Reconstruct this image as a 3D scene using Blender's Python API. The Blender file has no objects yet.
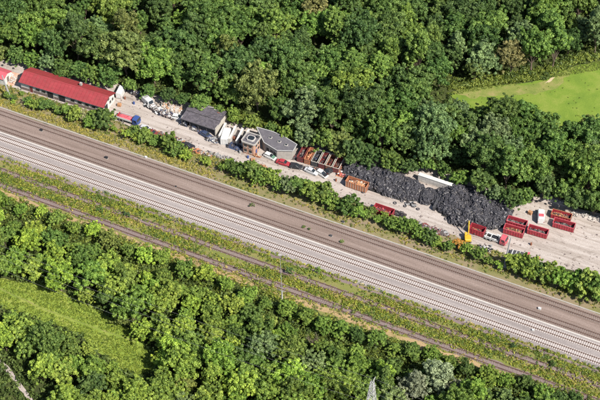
import bpy, bmesh, math, random
import numpy as np
from mathutils import Vector, Matrix

# ------------------------------------------------------------------ camera, sky, sun, exposure
scene = bpy.context.scene
C = scene.collection
R = math.radians
PITCH, FPX, DIST = R(45.0), 1600.0, 480.0
CAM = Vector((0, -DIST * math.cos(PITCH), DIST * math.sin(PITCH)))
FW = Vector((0, math.cos(PITCH), -math.sin(PITCH)))
UP = Vector((0, math.sin(PITCH), math.cos(PITCH)))
cam_d = bpy.data.cameras.new('camera')
cam = bpy.data.objects.new('camera', cam_d)
C.objects.link(cam)
cam.location = CAM
cam.rotation_euler = (math.pi / 2 - PITCH, 0, 0)
cam_d.sensor_width = 36
cam_d.lens = 36 * FPX / 600.0
cam_d.clip_start = 1.0
cam_d.clip_end = 6000
scene.camera = cam

SUN_EL = R(47)
SUN_H = Vector((0.66, -0.75, 0)).normalized()
w = bpy.data.worlds.new('World')
scene.world = w
w.use_nodes = True
wn = w.node_tree.nodes
sky = wn.new('ShaderNodeTexSky')
sky.sky_type = 'NISHITA'
sky.sun_disc = False
sky.sun_elevation = SUN_EL
sky.sun_rotation = math.atan2(SUN_H.x, SUN_H.y)
wn['Background'].inputs['Strength'].default_value = 0.085
w.node_tree.links.new(sky.outputs[0], wn['Background'].inputs[0])
sd = bpy.data.lights.new('sun', 'SUN')
sd.energy = 5.0
sd.angle = R(0.53)
sd.color = (1.0, 0.94, 0.85)
sun = bpy.data.objects.new('sun', sd)
C.objects.link(sun)
sun.rotation_euler = (-(SUN_H * math.cos(SUN_EL) + Vector((0, 0, math.sin(SUN_EL))))).to_track_quat('-Z', 'Y').to_euler()
scene.view_settings.view_transform = 'Standard'
scene.view_settings.look = 'None'
scene.view_settings.gamma = 1.0
scene.view_settings.exposure = 0.8
scene.view_settings.use_curve_mapping = False
scene.cycles.max_bounces = 3
scene.cycles.diffuse_bounces = 2
scene.cycles.glossy_bounces = 1
scene.cycles.transparent_max_bounces = 4

rnd = random.Random(7)
nrs = np.random.RandomState(11)

# ------------------------------------------------------------------ coordinates
def P(px, py, z=0.0):
    """point of the place seen at photograph position (600x400) and lying at height z"""
    d = FW + Vector((1, 0, 0)) * ((px - 300) / FPX) + UP * ((200 - py) / FPX)
    t = (z - CAM.z) / d.z
    return CAM + d * t

T_A, T_B = P(0, 112.5), P(540, 299.3)          # axis of the uppermost track
T_U = (T_B - T_A).normalized()                 # along the railway, to the right
T_V = Vector((T_U.y, -T_U.x, 0))               # across it, towards the viewer
T_ANG = math.atan2(T_U.y, T_U.x)
T_O = P(300, 216.5)
def TR(u, v, z=0.0):
    p = T_O + T_U * u + T_V * v
    p.z = z
    return p
def VW(p):
    q = p - T_O
    return q.dot(T_U), q.dot(T_V)

# ------------------------------------------------------------------ materials
MATS = {}
def nodes_mat(name):
    m = bpy.data.materials.new(name)
    m.use_nodes = True
    n = m.node_tree.nodes
    b = n['Principled BSDF']
    MATS[name] = m
    return m, n, m.node_tree.links, b

def ramp(n, stops, interp='LINEAR'):
    r = n.new('ShaderNodeValToRGB')
    r.color_ramp.interpolation = interp
    e = r.color_ramp.elements
    e[0].position, e[0].color = stops[0][0], (*stops[0][1], 1)
    e[1].position, e[1].color = stops[-1][0], (*stops[-1][1], 1)
    for p, c in stops[1:-1]:
        x = e.new(p)
        x.color = (*c, 1)
    return r

def noise(n, l, vec, scale, detail=6, rough=0.6, dist=0.0):
    t = n.new('ShaderNodeTexNoise')
    t.inputs['Scale'].default_value = scale
    t.inputs['Detail'].default_value = detail
    t.inputs['Roughness'].default_value = rough
    t.inputs['Distortion'].default_value = dist
    l.new(vec, t.inputs['Vector'])
    return t

def mixc(n, l, fac, a, b, typ='MIX'):
    x = n.new('ShaderNodeMix')
    x.data_type = 'RGBA'
    x.blend_type = typ
    for s, k in ((fac, 0), (a, 6), (b, 7)):
        if isinstance(s, (int, float)):
            x.inputs[k].default_value = s
        elif isinstance(s, tuple):
            x.inputs[k].default_value = (*s, 1)
        else:
            l.new(s, x.inputs[k])
    return x.outputs[2]

def geo_pos(n, l, rot=0.0, sc=(1, 1, 1)):
    g = n.new('ShaderNodeNewGeometry')
    mp = n.new('ShaderNodeMapping')
    mp.inputs['Rotation'].default_value = (0, 0, rot)
    l.new(g.outputs['Position'], mp.inputs['Vector'])
    if sc == (1, 1, 1): return mp.outputs[0]
    ms = n.new('ShaderNodeMapping')            # scaled after turning
    ms.inputs['Scale'].default_value = sc
    l.new(mp.outputs[0], ms.inputs['Vector'])
    return ms.outputs[0]

def paint(name, col, rough=0.5, var=0.25, scale=1.5, dirt=(0.12, 0.09, 0.06), dirt_amt=0.35, metal=0.0):
    """painted or plain material with mottling and worn, dirty patches"""
    m, n, l, b = nodes_mat(name)
    v = geo_pos(n, l)
    a = noise(n, l, v, scale, 8, 0.65)
    lo = tuple(c * (1 - var) for c in col)
    hi = tuple(min(1, c * (1 + var * 0.6)) for c in col)
    r = ramp(n, [(0.3, lo), (0.7, hi)])
    l.new(a.outputs[0], r.inputs[0])
    d = noise(n, l, v, scale * 2.3, 10, 0.75, 0.6)
    dr = ramp(n, [(0.52, (0, 0, 0)), (0.74, (dirt_amt,) * 3)])
    l.new(d.outputs[0], dr.inputs[0])
    l.new(mixc(n, l, dr.outputs[0], r.outputs[0], dirt), b.inputs['Base Color'])
    b.inputs['Roughness'].default_value = rough
    b.inputs['Metallic'].default_value = metal
    b.inputs['Specular IOR Level'].default_value = 0.3
    return m

paint('white_wall', (0.54, 0.52, 0.48), 0.7, 0.12, 0.7, dirt_amt=0.3)
paint('white_paint', (0.54, 0.54, 0.53), 0.4, 0.12, 1.2, dirt_amt=0.4)
paint('plinth', (0.16, 0.12, 0.11), 0.8)
paint('dark_opening', (0.02, 0.02, 0.025), 0.6, 0.3)
paint('dark_roof', (0.085, 0.077, 0.09), 0.8, 0.5, 0.9, dirt=(0.26, 0.23, 0.22), dirt_amt=0.7)
paint('grey_roof', (0.10, 0.094, 0.106), 0.85, 0.2, 0.6, dirt=(0.32, 0.3, 0.28), dirt_amt=0.4)
paint('concrete', (0.32, 0.30, 0.275), 0.85, 0.2, 1.2, dirt=(0.2, 0.17, 0.14))
paint('pale_concrete', (0.42, 0.395, 0.365), 0.85, 0.15, 1.2, dirt=(0.25, 0.22, 0.18))
paint('brick_orange', (0.40, 0.24, 0.17), 0.85, 0.3, 2.5)
paint('red_paint', (0.30, 0.032, 0.045), 0.5, 0.3, 1.0, dirt=(0.16, 0.05, 0.03))
paint('pink_red_paint', (0.46, 0.09, 0.11), 0.5, 0.25, 1.0, dirt=(0.2, 0.07, 0.05))
paint('orange_paint', (0.36, 0.145, 0.075), 0.6, 0.25, 1.2, dirt=(0.2, 0.08, 0.04))
paint('rust', (0.20, 0.085, 0.05), 0.85, 0.4, 1.8, dirt=(0.07, 0.04, 0.03))
paint('maroon', (0.16, 0.035, 0.035), 0.6, 0.35, 1.4)
paint('cream_paint', (0.42, 0.39, 0.34), 0.6, 0.15, 1.2)
paint('yellow_paint', (0.50, 0.32, 0.03), 0.45, 0.15, 1.5)
paint('blue_paint', (0.035, 0.07, 0.22), 0.45, 0.2)
paint('green_paint', (0.11, 0.21, 0.15), 0.5, 0.2)
paint('silver_paint', (0.42, 0.43, 0.45), 0.35, 0.1)
paint('black_paint', (0.025, 0.025, 0.03), 0.35, 0.3)
paint('dark_metal', (0.06, 0.06, 0.065), 0.6, 0.4)
paint('steel', (0.27, 0.27, 0.27), 0.5, 0.15, 1.0, dirt_amt=0.2)
paint('pale_steel', (0.34, 0.34, 0.33), 0.5, 0.1, 1.0, dirt_amt=0.15)
paint('rail_steel', (0.11, 0.065, 0.05), 0.6, 0.3, 0.6)
paint('rubber', (0.046, 0.045, 0.052), 0.42, 0.6, 1.6, dirt=(0.24, 0.23, 0.25), dirt_amt=0.7)
paint('dusty_rubber', (0.15, 0.14, 0.135), 0.8, 0.4, 2.0, dirt=(0.05, 0.05, 0.05))
paint('rubber_wheel', (0.02, 0.02, 0.02), 0.8, 0.3)
paint('scrap_dark', (0.07, 0.06, 0.06), 0.7, 0.6, 2.2, dirt=(0.30, 0.22, 0.17), dirt_amt=0.6)
paint('scrap_mixed', (0.20, 0.16, 0.15), 0.7, 0.6, 2.2, dirt=(0.05, 0.04, 0.04), dirt_amt=0.8)
paint('wood_scrap', (0.42, 0.22, 0.11), 0.8, 0.5, 2.5, dirt=(0.6, 0.5, 0.4), dirt_amt=0.5)
paint('rubble', (0.42, 0.37, 0.33), 0.9, 0.3, 2.0, dirt=(0.25, 0.22, 0.2))
paint('tarp_blue', (0.035, 0.05, 0.10), 0.6, 0.3)
paint('bark', (0.13, 0.10, 0.075), 0.9, 0.3, 3)
paint('pale_bark', (0.42, 0.39, 0.34), 0.9, 0.3, 3)
paint('timber_sleeper', (0.185, 0.147, 0.131), 0.85, 0.35, 3)
paint('concrete_sleeper', (0.44, 0.395, 0.37), 0.8, 0.18, 3)
paint('light_grey', (0.36, 0.36, 0.35), 0.7, 0.15)

m, n, l, b = nodes_mat('red_roof')
v = geo_pos(n, l, -T_ANG, (0.25, 1.2, 1))
a = noise(n, l, v, 1.2, 8, 0.7)
r = ramp(n, [(0.3, (0.20, 0.026, 0.030)), (0.7, (0.30, 0.042, 0.048))])
l.new(a.outputs[0], r.inputs[0])
d = noise(n, l, geo_pos(n, l, -T_ANG, (1.3, 0.3, 1)), 0.9, 8, 0.75, 0.4)
dr = ramp(n, [(0.46, (0, 0, 0)), (0.72, (0.55, 0.55, 0.55))])
l.new(d.outputs[0], dr.inputs[0])
l.new(mixc(n, l, dr.outputs[0], r.outputs[0], (0.15, 0.05, 0.04)), b.inputs['Base Color'])
b.inputs['Roughness'].default_value = 0.5

m, n, l, b = nodes_mat('glass')
b.inputs['Base Color'].default_value = (0.02, 0.025, 0.03, 1)
b.inputs['Roughness'].default_value = 0.12
m, n, l, b = nodes_mat('lamp_lens')
b.inputs['Base Color'].default_value = (0.7, 0.7, 0.65, 1)
b.inputs['Roughness'].default_value = 0.2
m, n, l, b = nodes_mat('tail_lens')
b.inputs['Base Color'].default_value = (0.35, 0.02, 0.02, 1)

def foliage_mat(name, transl=0.3):
    """leaf colour comes from the plant (object colour), varied leaf clump by leaf clump"""
    m, n, l, b = nodes_mat(name)
    oi = n.new('ShaderNodeObjectInfo')
    at = n.new('ShaderNodeAttribute')
    at.attribute_name = 'tint'
    hv = n.new('ShaderNodeHueSaturation')
    mr = n.new('ShaderNodeMapRange')
    mr.inputs[3].default_value, mr.inputs[4].default_value = 0.42, 1.75
    l.new(at.outputs['Fac'], mr.inputs[0])
    l.new(mr.outputs[0], hv.inputs['Value'])
    mh = n.new('ShaderNodeMapRange')
    mh.inputs[3].default_value, mh.inputs[4].default_value = 0.515, 0.475
    l.new(at.outputs['Fac'], mh.inputs[0])
    l.new(mh.outputs[0], hv.inputs['Hue'])
    l.new(oi.outputs['Color'], hv.inputs['Color'])
    l.new(hv.outputs[0], b.inputs['Base Color'])
    b.inputs['Roughness'].default_value = 0.55
    b.inputs['Specular IOR Level'].default_value = 0.25
    tr = n.new('ShaderNodeBsdfTranslucent')
    l.new(mixc(n, l, 1.0, hv.outputs[0], (1.3, 1.25, 0.6), 'MULTIPLY'), tr.inputs['Color'])
    ms = n.new('ShaderNodeMixShader')
    ms.inputs[0].default_value = transl
    l.new(b.outputs[0], ms.inputs[1])
    l.new(tr.outputs[0], ms.inputs[2])
    l.new(ms.outputs[0], n['Material Output'].inputs['Surface'])
    return m
foliage_mat('leaves', 0.28)

def ground_mat(name, stops, scale, rot=0.0, sc=(1, 1, 1), fine=None, bump=0.3, rough=0.95):
    m, n, l, b = nodes_mat(name)
    v = geo_pos(n, l, rot, sc)
    a = noise(n, l, v, scale, 12, 0.68, 0.3)
    r = ramp(n, stops)
    l.new(a.outputs[0], r.inputs[0])
    v2 = geo_pos(n, l)
    f = noise(n, l, v2, 3.2, 10, 0.8)
    fr = ramp(n, [(0.3, (0.62, 0.62, 0.62)), (0.7, (1.3, 1.3, 1.3))])
    l.new(f.outputs[0], fr.inputs[0])
    col = mixc(n, l, 1.0, r.outputs[0], fr.outputs[0], 'MULTIPLY')
    l.new(col, b.inputs['Base Color'])
    b.inputs['Roughness'].default_value = rough
    b.inputs['Specular IOR Level'].default_value = 0.1
    bp = n.new('ShaderNodeBump')
    bp.inputs['Strength'].default_value = bump
    bp.inputs['Distance'].default_value = 0.15
    l.new(f.outputs[0], bp.inputs['Height'])
    l.new(bp.outputs[0], b.inputs['Normal'])
    return m, n, l, b, col

ground_mat('forest_floor', [(0.3, (0.028, 0.035, 0.014)), (0.55, (0.055, 0.07, 0.022)), (0.75, (0.085, 0.08, 0.04))], 0.18)
ground_mat('meadow_lawn', [(0.32, (0.098, 0.160, 0.025)), (0.5, (0.14, 0.205, 0.03)), (0.68, (0.20, 0.235, 0.05))], 0.12)
ground_mat('rough_grass', [(0.28, (0.11, 0.165, 0.026)), (0.5, (0.175, 0.235, 0.04)), (0.72, (0.27, 0.275, 0.075))], 0.22, -T_ANG + 0.15, (0.5, 1.4, 1))
ground_mat('dry_grass', [(0.3, (0.10, 0.15, 0.03)), (0.52, (0.17, 0.195, 0.05)), (0.68, (0.25, 0.215, 0.09)), (0.8, (0.15, 0.19, 0.045))], 0.22)
ground_mat('sandy_soil', [(0.3, (0.36, 0.28, 0.18)), (0.55, (0.46, 0.37, 0.25)), (0.75, (0.20, 0.21, 0.08))], 0.3)
ground_mat('pale_path', [(0.3, (0.26, 0.22, 0.20)), (0.7, (0.42, 0.37, 0.34))], 0.8)
ground_mat('red_soil', [(0.3, (0.42, 0.22, 0.15)), (0.7, (0.58, 0.42, 0.33))], 0.4)
ground_mat('verge', [(0.25, (0.10, 0.12, 0.035)), (0.42, (0.16, 0.155, 0.06)), (0.55, (0.21, 0.17, 0.10)), (0.75, (0.20, 0.155, 0.125))], 0.22, -T_ANG, (0.35, 1.0, 1))
ground_mat('weed_ground', [(0.25, (0.085, 0.115, 0.028)), (0.45, (0.15, 0.165, 0.045)), (0.6, (0.20, 0.175, 0.07)), (0.75, (0.24, 0.17, 0.115))], 0.26, -T_ANG, (0.3, 1.0, 1))
ground_mat('brown_ballast', [(0.3, (0.14, 0.102, 0.085)), (0.5, (0.208, 0.158, 0.136)), (0.7, (0.272, 0.214, 0.188))], 0.6, -T_ANG, (0.04, 1.0, 1), bump=0.5)
ground_mat('pale_ballast', [(0.3, (0.175, 0.152, 0.145)), (0.5, (0.25, 0.22, 0.21)), (0.7, (0.315, 0.282, 0.27))], 0.6, -T_ANG, (0.03, 1.0, 1), bump=0.5)
ground_mat('rust_shade_ballast', [(0.3, (0.075, 0.052, 0.046)), (0.7, (0.135, 0.10, 0.088))], 0.8, -T_ANG, (0.25, 1.0, 1), bump=0.5)  # rust stain and painted shade of the rails in one dark colour
ground_mat('dry_soil', [(0.3, (0.16, 0.15, 0.05)), (0.45, (0.30, 0.22, 0.11)), (0.7, (0.36, 0.25, 0.15))], 0.35, -T_ANG, (0.3, 1.0, 1))
ground_mat('old_ballast', [(0.3, (0.14, 0.105, 0.098)), (0.55, (0.20, 0.155, 0.145)), (0.78, (0.16, 0.155, 0.075))], 0.5, -T_ANG, (0.2, 1.0, 1), bump=0.5)

# yard: packed pale gravel with wheel ruts that run along it and turn at its right end
m, n, l, b, col = ground_mat('yard_gravel', [(0.25, (0.25, 0.215, 0.192)), (0.45, (0.355, 0.312, 0.282)), (0.72, (0.42, 0.378, 0.35))], 0.16, -T_ANG, (0.35, 1.0, 1))
v = geo_pos(n, l, -T_ANG, (0.03, 0.75, 1))
rt = noise(n, l, v, 1.0, 5, 0.6, 0.5)
rr = ramp(n, [(0.36, (0.70, 0.67, 0.64)), (0.55, (1.03, 1.03, 1.03))])
l.new(rt.outputs[0], rr.inputs[0])
g = n.new('ShaderNodeNewGeometry')
tc = n.new('ShaderNodeVectorMath'); tc.operation = 'SUBTRACT'
_c = P(598, 206)
tc.inputs[1].default_value = (_c.x, _c.y, 0)
l.new(g.outputs['Position'], tc.inputs[0])
wv = n.new('ShaderNodeTexWave')
wv.wave_type, wv.rings_direction = 'RINGS', 'Z'
wv.inputs['Scale'].default_value = 0.22
wv.inputs['Distortion'].default_value = 5.0
wv.inputs['Detail'].default_value = 4
wv.inputs['Detail Scale'].default_value = 0.35
l.new(tc.outputs[0], wv.inputs['Vector'])
ln = n.new('ShaderNodeVectorMath'); ln.operation = 'LENGTH'
l.new(tc.outputs[0], ln.inputs[0])
lr = n.new('ShaderNodeMapRange')
lr.inputs[1].default_value, lr.inputs[2].default_value = 14, 32
lr.inputs[3].default_value, lr.inputs[4].default_value = 0.85, 0.0
l.new(ln.outputs['Value'], lr.inputs[0])
wr = ramp(n, [(0.0, (0.93, 0.91, 0.89)), (0.5, (1.02, 1.02, 1.02))])
l.new(wv.outputs[0], wr.inputs[0])
c2 = mixc(n, l, 0.8, col, rr.outputs[0], 'MULTIPLY')
c3 = mixc(n, l, lr.outputs[0], c2, wr.outputs[0], 'MULTIPLY')
st = noise(n, l, geo_pos(n, l, -T_ANG, (0.6, 1.0, 1)), 0.42, 7, 0.7, 0.8)
sr = ramp(n, [(0.56, (1, 1, 1)), (0.68, (0.52, 0.48, 0.45))])
l.new(st.outputs[0], sr.inputs[0])
l.new(mixc(n, l, 0.85, c3, sr.outputs[0], 'MULTIPLY'), b.inputs['Base Color'])

# ------------------------------------------------------------------ object helpers
def add_props(o, label=None, cat=None, group=None, kind=None):
    if label: o['label'] = label
    if cat: o['category'] = cat
    if group: o['group'] = group
    if kind: o['kind'] = kind
    return o

def link(name, me, parent=None, mat=None):
    o = bpy.data.objects.new(name, me)
    C.objects.link(o)
    if mat and me is not None and not me.materials:
        me.materials.append(MATS[mat])
    if parent: o.parent = parent
    return o

def thing(name, label, cat, loc=(0, 0, 0), rz=0.0, group=None):
    o = link(name, None)
    o.location = loc
    o.rotation_euler = (0, 0, rz)
    o.empty_display_size = 0.5
    return add_props(o, label, cat, group)

def copy_tree(o, parent=None):
    c = o.copy()
    C.objects.link(c)
    c.parent = parent
    for ch in list(o.children):
        copy_tree(ch, c)
    return c

class MB:
    """collects shapes, builds them as one mesh object"""
    def __init__(s):
        s.v, s.f = [], []
    def add(s, vs, fs):
        k = len(s.v)
        s.v += [tuple(p) for p in vs]
        s.f += [tuple(i + k for i in f) for f in fs]
        return s
    def box(s, c, d, rz=0.0, rx=0.0, ry=0.0, taper=1.0):
        m = Matrix.Rotation(rz, 3, 'Z') @ Matrix.Rotation(ry, 3, 'Y') @ Matrix.Rotation(rx, 3, 'X')
        vs = []
        for z in (-.5, .5):
            t = 1.0 if z < 0 else taper
            for x, y in ((-.5, -.5), (.5, -.5), (.5, .5), (-.5, .5)):
                vs.append(Vector(c) + m @ Vector((x * d[0] * t, y * d[1] * t, z * d[2])))
        return s.add(vs, [(3, 2, 1, 0), (4, 5, 6, 7), (0, 1, 5, 4), (1, 2, 6, 5), (2, 3, 7, 6), (3, 0, 4, 7)])
    def tube(s, a, b, r0, r1=None, n=8):
        a, b = Vector(a), Vector(b)
        r1 = r0 if r1 is None else r1
        d = (b - a).normalized()
        x = d.orthogonal().normalized()
        y = d.cross(x)
        vs = []
        for p, r in ((a, r0), (b, r1)):
            for i in range(n):
                t = 2 * math.pi * i / n
                vs.append(p + (x * math.cos(t) + y * math.sin(t)) * r)
        fs = [(i, (i + 1) % n, n + (i + 1) % n, n + i) for i in range(n)]
        fs += [tuple(range(n - 1, -1, -1)), tuple(range(n, 2 * n))]
        return s.add(vs, fs)
    def loft(s, rings, caps=True):
        n = len(rings[0])
        vs = [p for r in rings for p in r]
        fs = []
        for k in range(len(rings) - 1):
            for i in range(n):
                j = (i + 1) % n
                fs.append((k * n + i, k * n + j, (k + 1) * n + j, (k + 1) * n + i))
        if caps:
            fs.append(tuple(range(n - 1, -1, -1)))
            fs.append(tuple(range((len(rings) - 1) * n, len(rings) * n)))
        return s.add(vs, fs)
    def prism(s, pts, z0, z1):
        return s.loft([[(x, y, z0) for x, y in pts], [(x, y, z1) for x, y in pts]])
    def torus(s, c, R_, r, axis=(0, 0, 1), n=10, k=5):
        q = Vector((0, 0, 1)).rotation_difference(Vector(axis).normalized())
        vs, fs = [], []
        for i in range(n):
            a = 2 * math.pi * i / n
            for j in range(k):
                t = 2 * math.pi * j / k
                p = Vector(((R_ + r * math.cos(t)) * math.cos(a), (R_ + r * math.cos(t)) * math.sin(a), r * 1.25 * math.sin(t)))
                vs.append(Vector(c) + q @ p)
        for i in range(n):
            for j in range(k):
                fs.append((i * k + j, ((i + 1) % n) * k + j, ((i + 1) % n) * k + (j + 1) % k, i * k + (j + 1) % k))
        return s.add(vs, fs)
    def mesh(s, name, mat=None, smooth=False):
        me = bpy.data.meshes.new(name)
        me.from_pydata(s.v, [], s.f)
        if mat: me.materials.append(MATS[mat])
        if smooth:
            me.polygons.foreach_set('use_smooth', [True] * len(me.polygons))
        me.update()
        bm = bmesh.new(); bm.from_mesh(me)
        bmesh.ops.recalc_face_normals(bm, faces=bm.faces)
        bm.to_mesh(me); bm.free()
        return me
    def build(s, name, mat, parent=None, smooth=False):
        return link(name, s.mesh(name, mat, smooth), parent)

def jitter_poly(pts, amp, step=2.0, closed=True):
    """subdivide a ground outline and make it uneven"""
    out = []
    k = len(pts)
    for i in range(k):
        a, b_ = Vector(pts[i]), Vector(pts[(i + 1) % k])
        d = b_ - a
        m_ = max(1, int(d.length / step))
        nn = Vector((-d.y, d.x, 0)).normalized()
        for q in range(m_):
            out.append(a + d * (q / m_) + nn * rnd.uniform(-amp, amp))
    return out

def sheet(name, pts, z, mat, amp=0.4, step=2.0, kind='structure'):
    ps = jitter_poly(pts, amp, step) if amp > 0 else [Vector(p) for p in pts]
    bm = bmesh.new()
    vs = [bm.verts.new((p.x, p.y, z)) for p in ps]
    f = bm.faces.new(vs)
    bmesh.ops.triangulate(bm, faces=[f])
    bmesh.ops.recalc_face_normals(bm, faces=bm.faces)
    me = bpy.data.meshes.new(name)
    bm.to_mesh(me); bm.free()
    if me.polygons and me.polygons[0].normal.z < 0:
        me.flip_normals()
    o = link(name, me, None, mat)
    o['kind'] = kind
    return o

def PX(lst, z=0.0):
    return [P(x, y, z) for x, y in lst]

def in_poly(x, y, poly):
    c = False
    j = len(poly) - 1
    for i in range(len(poly)):
        xi, yi = poly[i]; xj, yj = poly[j]
        if (yi > y) != (yj > y) and x < (xj - xi) * (y - yi) / (yj - yi) + xi:
            c = not c
        j = i
    return c

def interp(pts, x):
    if x <= pts[0][0]:
        (x0, y0), (x1, y1) = pts[0], pts[1]
    elif x >= pts[-1][0]:
        (x0, y0), (x1, y1) = pts[-2], pts[-1]
    else:
        for (x0, y0), (x1, y1) in zip(pts, pts[1:]):
            if x0 <= x <= x1: break
    return y0 + (y1 - y0) * (x - x0) / (x1 - x0)

# ------------------------------------------------------------------ the setting: ground sheets
gm = MB()
gm.add([(-1500, -900, -0.06), (1500, -900, -0.06), (1500, 2500, -0.06), (-1500, 2500, -0.06)], [(0, 1, 2, 3)])
o = gm.build('ground', 'forest_floor'); o['kind'] = 'structure'

MEADOW_N = [(446, 93), (470, 88), (500, 85), (530, 82), (547, 79), (557, 73), (575, 66), (605, 60), (640, 52), (640, 150), (600, 150), (560, 135), (520, 125), (470, 110)]
MEADOW_S = [(-14, 276), (12, 281), (40, 284), (62, 292), (88, 304), (112, 318), (134, 334), (150, 350), (158, 362), (154, 372), (140, 376), (122, 371), (100, 352), (80, 336), (58, 326), (36, 318), (12, 311), (-14, 306)]
sheet('meadow', PX(MEADOW_N), 0.0, 'meadow_lawn', 0.3)
sheet('meadow_edge', PX([(446, 92), (470, 88), (500, 85.5), (525, 84), (540, 82), (549, 80), (556, 75), (562, 71), (575, 67), (568, 76), (556, 87), (540, 94), (510, 97), (470, 98)]), 0.012, 'dry_grass', 0.9, 1.5)
sheet('bare_soil', PX([(545, 82), (550, 80), (554, 77), (557, 75.5), (557.5, 76.5), (554, 79.5), (550, 82.5), (545, 83.5)]), 0.024, 'sandy_soil', 0.5, 1.0)

sheet('clearing', PX(MEADOW_S), 0.0, 'rough_grass', 0.5)
sheet('foot_trail', PX([(-6, 284.5), (10, 293), (24, 299), (45, 309), (72, 319), (100, 329), (130, 339.5), (152, 347.5), (152, 348.1), (130, 340.2), (100, 329.8), (72, 319.9), (45, 310), (23, 300), (9, 294), (-6, 286)]), 0.014, 'dry_grass', 0.12, 1.5)
sheet('dirt_path', PX([(-8, 352), (8, 366.5), (38, 406), (33, 406), (4, 369), (-8, 358)]), 0.012, 'pale_path', 0.18)

YARD_LO = [(-20, 88), (20, 92), (60, 103), (105, 116), (140, 131), (200, 152), (260, 172), (330, 193), (400, 219), (450, 239), (500, 257), (560, 268), (620, 279)]
WOOD_N = [(-20, 58), (0, 61), (30, 65), (60, 75), (110, 86), (150, 97), (190, 106), (225, 119), (250, 126), (300, 143), (350, 156), (400, 167), (430, 172), (470, 182), (505, 202), (528, 202), (545, 196), (560, 201), (580, 212), (620, 222)]
sheet('yard', PX([(x, y - 4) for x, y in WOOD_N] + [(640, 290)] + YARD_LO[::-1]), 0.012, 'yard_gravel', 0.5, 2.5)
sheet('red_soil_patch', PX([(7, 77), (12, 72), (20, 74), (18, 82), (12, 86), (6, 83)]), 0.026, 'red_soil', 0.4, 1.2)

L0, L1 = -150.0, 150.0
def strip(name, v0, v1, z, mat, amp=0.15, step=2.0, u0=L0, u1=L1):
    return sheet(name, [TR(u0, v0), TR(u1, v0), TR(u1, v1), TR(u0, v1)], z, mat, amp, step)
strip('verge', -12.2, -1.6, 0.024, 'verge', 0.6)
strip('weed_strip', 15.0, 31.5, 0.024, 'weed_ground', 0.9)
strip('brown_trackbed', -1.9, 8.3, 0.045, 'brown_ballast', 0.15)
strip('pale_trackbed', 7.55, 17.0, 0.06, 'pale_ballast', 0.22)
strip('old_trackbed', 21.2, 23.0, 0.05, 'old_ballast', 0.4, 1.5)
strip('old_trackbed', 26.4, 28.8, 0.05, 'old_ballast', 0.4, 1.5)
strip('dry_soil_strip', 29.3, 31.2, 0.036, 'dry_soil', 0.7)
strip('service_path', 17.3, 18.3, 0.045, 'old_ballast', 0.3)

# ------------------------------------------------------------------ railway
TRACKS = [(0.0, 'timber_sleeper', 'brown', 'uppermost rusty track beside the verge and the hedge row'),
          (5.9, 'timber_sleeper', 'brown', 'rusty track in the middle, left of the pale ballast in travel order'),
          (9.9, 'concrete_sleeper', 'pale', 'track with white concrete sleepers on pale ballast, next to the brown trackbed'),
          (14.2, 'concrete_sleeper', 'pale', 'lowest track in use, white concrete sleepers, beside the weed strip'),
          (22.1, 'timber_sleeper', 'old', 'faint abandoned track in the weeds, nearer the used tracks'),
          (27.6, 'timber_sleeper', 'old', 'abandoned brown track running along the edge of the lower wood')]
TRACKS[1] = (5.9, 'timber_sleeper', 'brown', 'second rusty track from the hedge, bordering the pale ballast')
def rail_mesh():
    mb = MB()
    prof = [(-.075, 0), (.075, 0), (.03, .04), (.03, .12), (.05, .14), (.05, .18), (-.05, .18), (-.05, .14), (-.03, .12), (-.03, .04)]
    mb.loft([[(u, y, z) for y, z in prof] for u in (L0, L1)])
    return mb.mesh('rail', 'rail_steel')
RAIL = rail_mesh()
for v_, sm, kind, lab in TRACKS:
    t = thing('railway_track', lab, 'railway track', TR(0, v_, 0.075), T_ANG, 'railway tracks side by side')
    sl = MB()
    u = L0
    while u < L1:
        skip_ = kind == 'old' and rnd.random() < 0.5
        if not skip_:
            j = rnd.uniform(-.04, .04) * (3 if kind == 'old' else 1)
            sl.box((u, j, -0.0), (0.28, 2.6, 0.06), rnd.uniform(-.01, .01))
        u += 0.62
    s_ = sl.build('sleepers', sm, t); s_['kind'] = 'stuff'
    for sy in (-1, 1):
        ro = link('rail', RAIL, t)
        ro.location = (0, sy * 0.7525, 0.02)
    # uneven bands along each rail: rust stain with the rail's shade painted in
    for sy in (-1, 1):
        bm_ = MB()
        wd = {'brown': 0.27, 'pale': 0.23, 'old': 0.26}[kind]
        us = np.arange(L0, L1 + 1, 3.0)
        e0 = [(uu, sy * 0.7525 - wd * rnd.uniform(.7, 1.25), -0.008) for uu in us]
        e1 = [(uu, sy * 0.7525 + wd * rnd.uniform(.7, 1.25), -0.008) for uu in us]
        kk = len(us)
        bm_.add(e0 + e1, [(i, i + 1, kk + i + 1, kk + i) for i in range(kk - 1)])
        bm_.build('rust_shade_band', 'rust_shade_ballast', t)
def trough(v_, wd, mat, lab):
    t = thing('cable_trough', lab, 'cable trough', TR(0, v_, 0), T_ANG, 'concrete cable troughs along the tracks')
    MB().box((0, 0, 0.09), (L1 - L0, wd * 0.92, 0.10)).build('channel', mat, t)
    ld = MB()
    u = L0
    while u < L1:
        ld.box((u + .5, rnd.uniform(-.015, .015), 0.155), (0.985, wd, 0.03), rnd.uniform(-.006, .006))
        u += 1.0
    q = ld.build('lids', mat, t); q['kind'] = 'stuff'
trough(-2.15, 0.36, 'concrete', 'thin pale concrete cable trough along the upper edge of the trackbed')
trough(7.75, 0.5, 'pale_concrete', 'white concrete cable trough between the brown and the pale trackbed')

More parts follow.
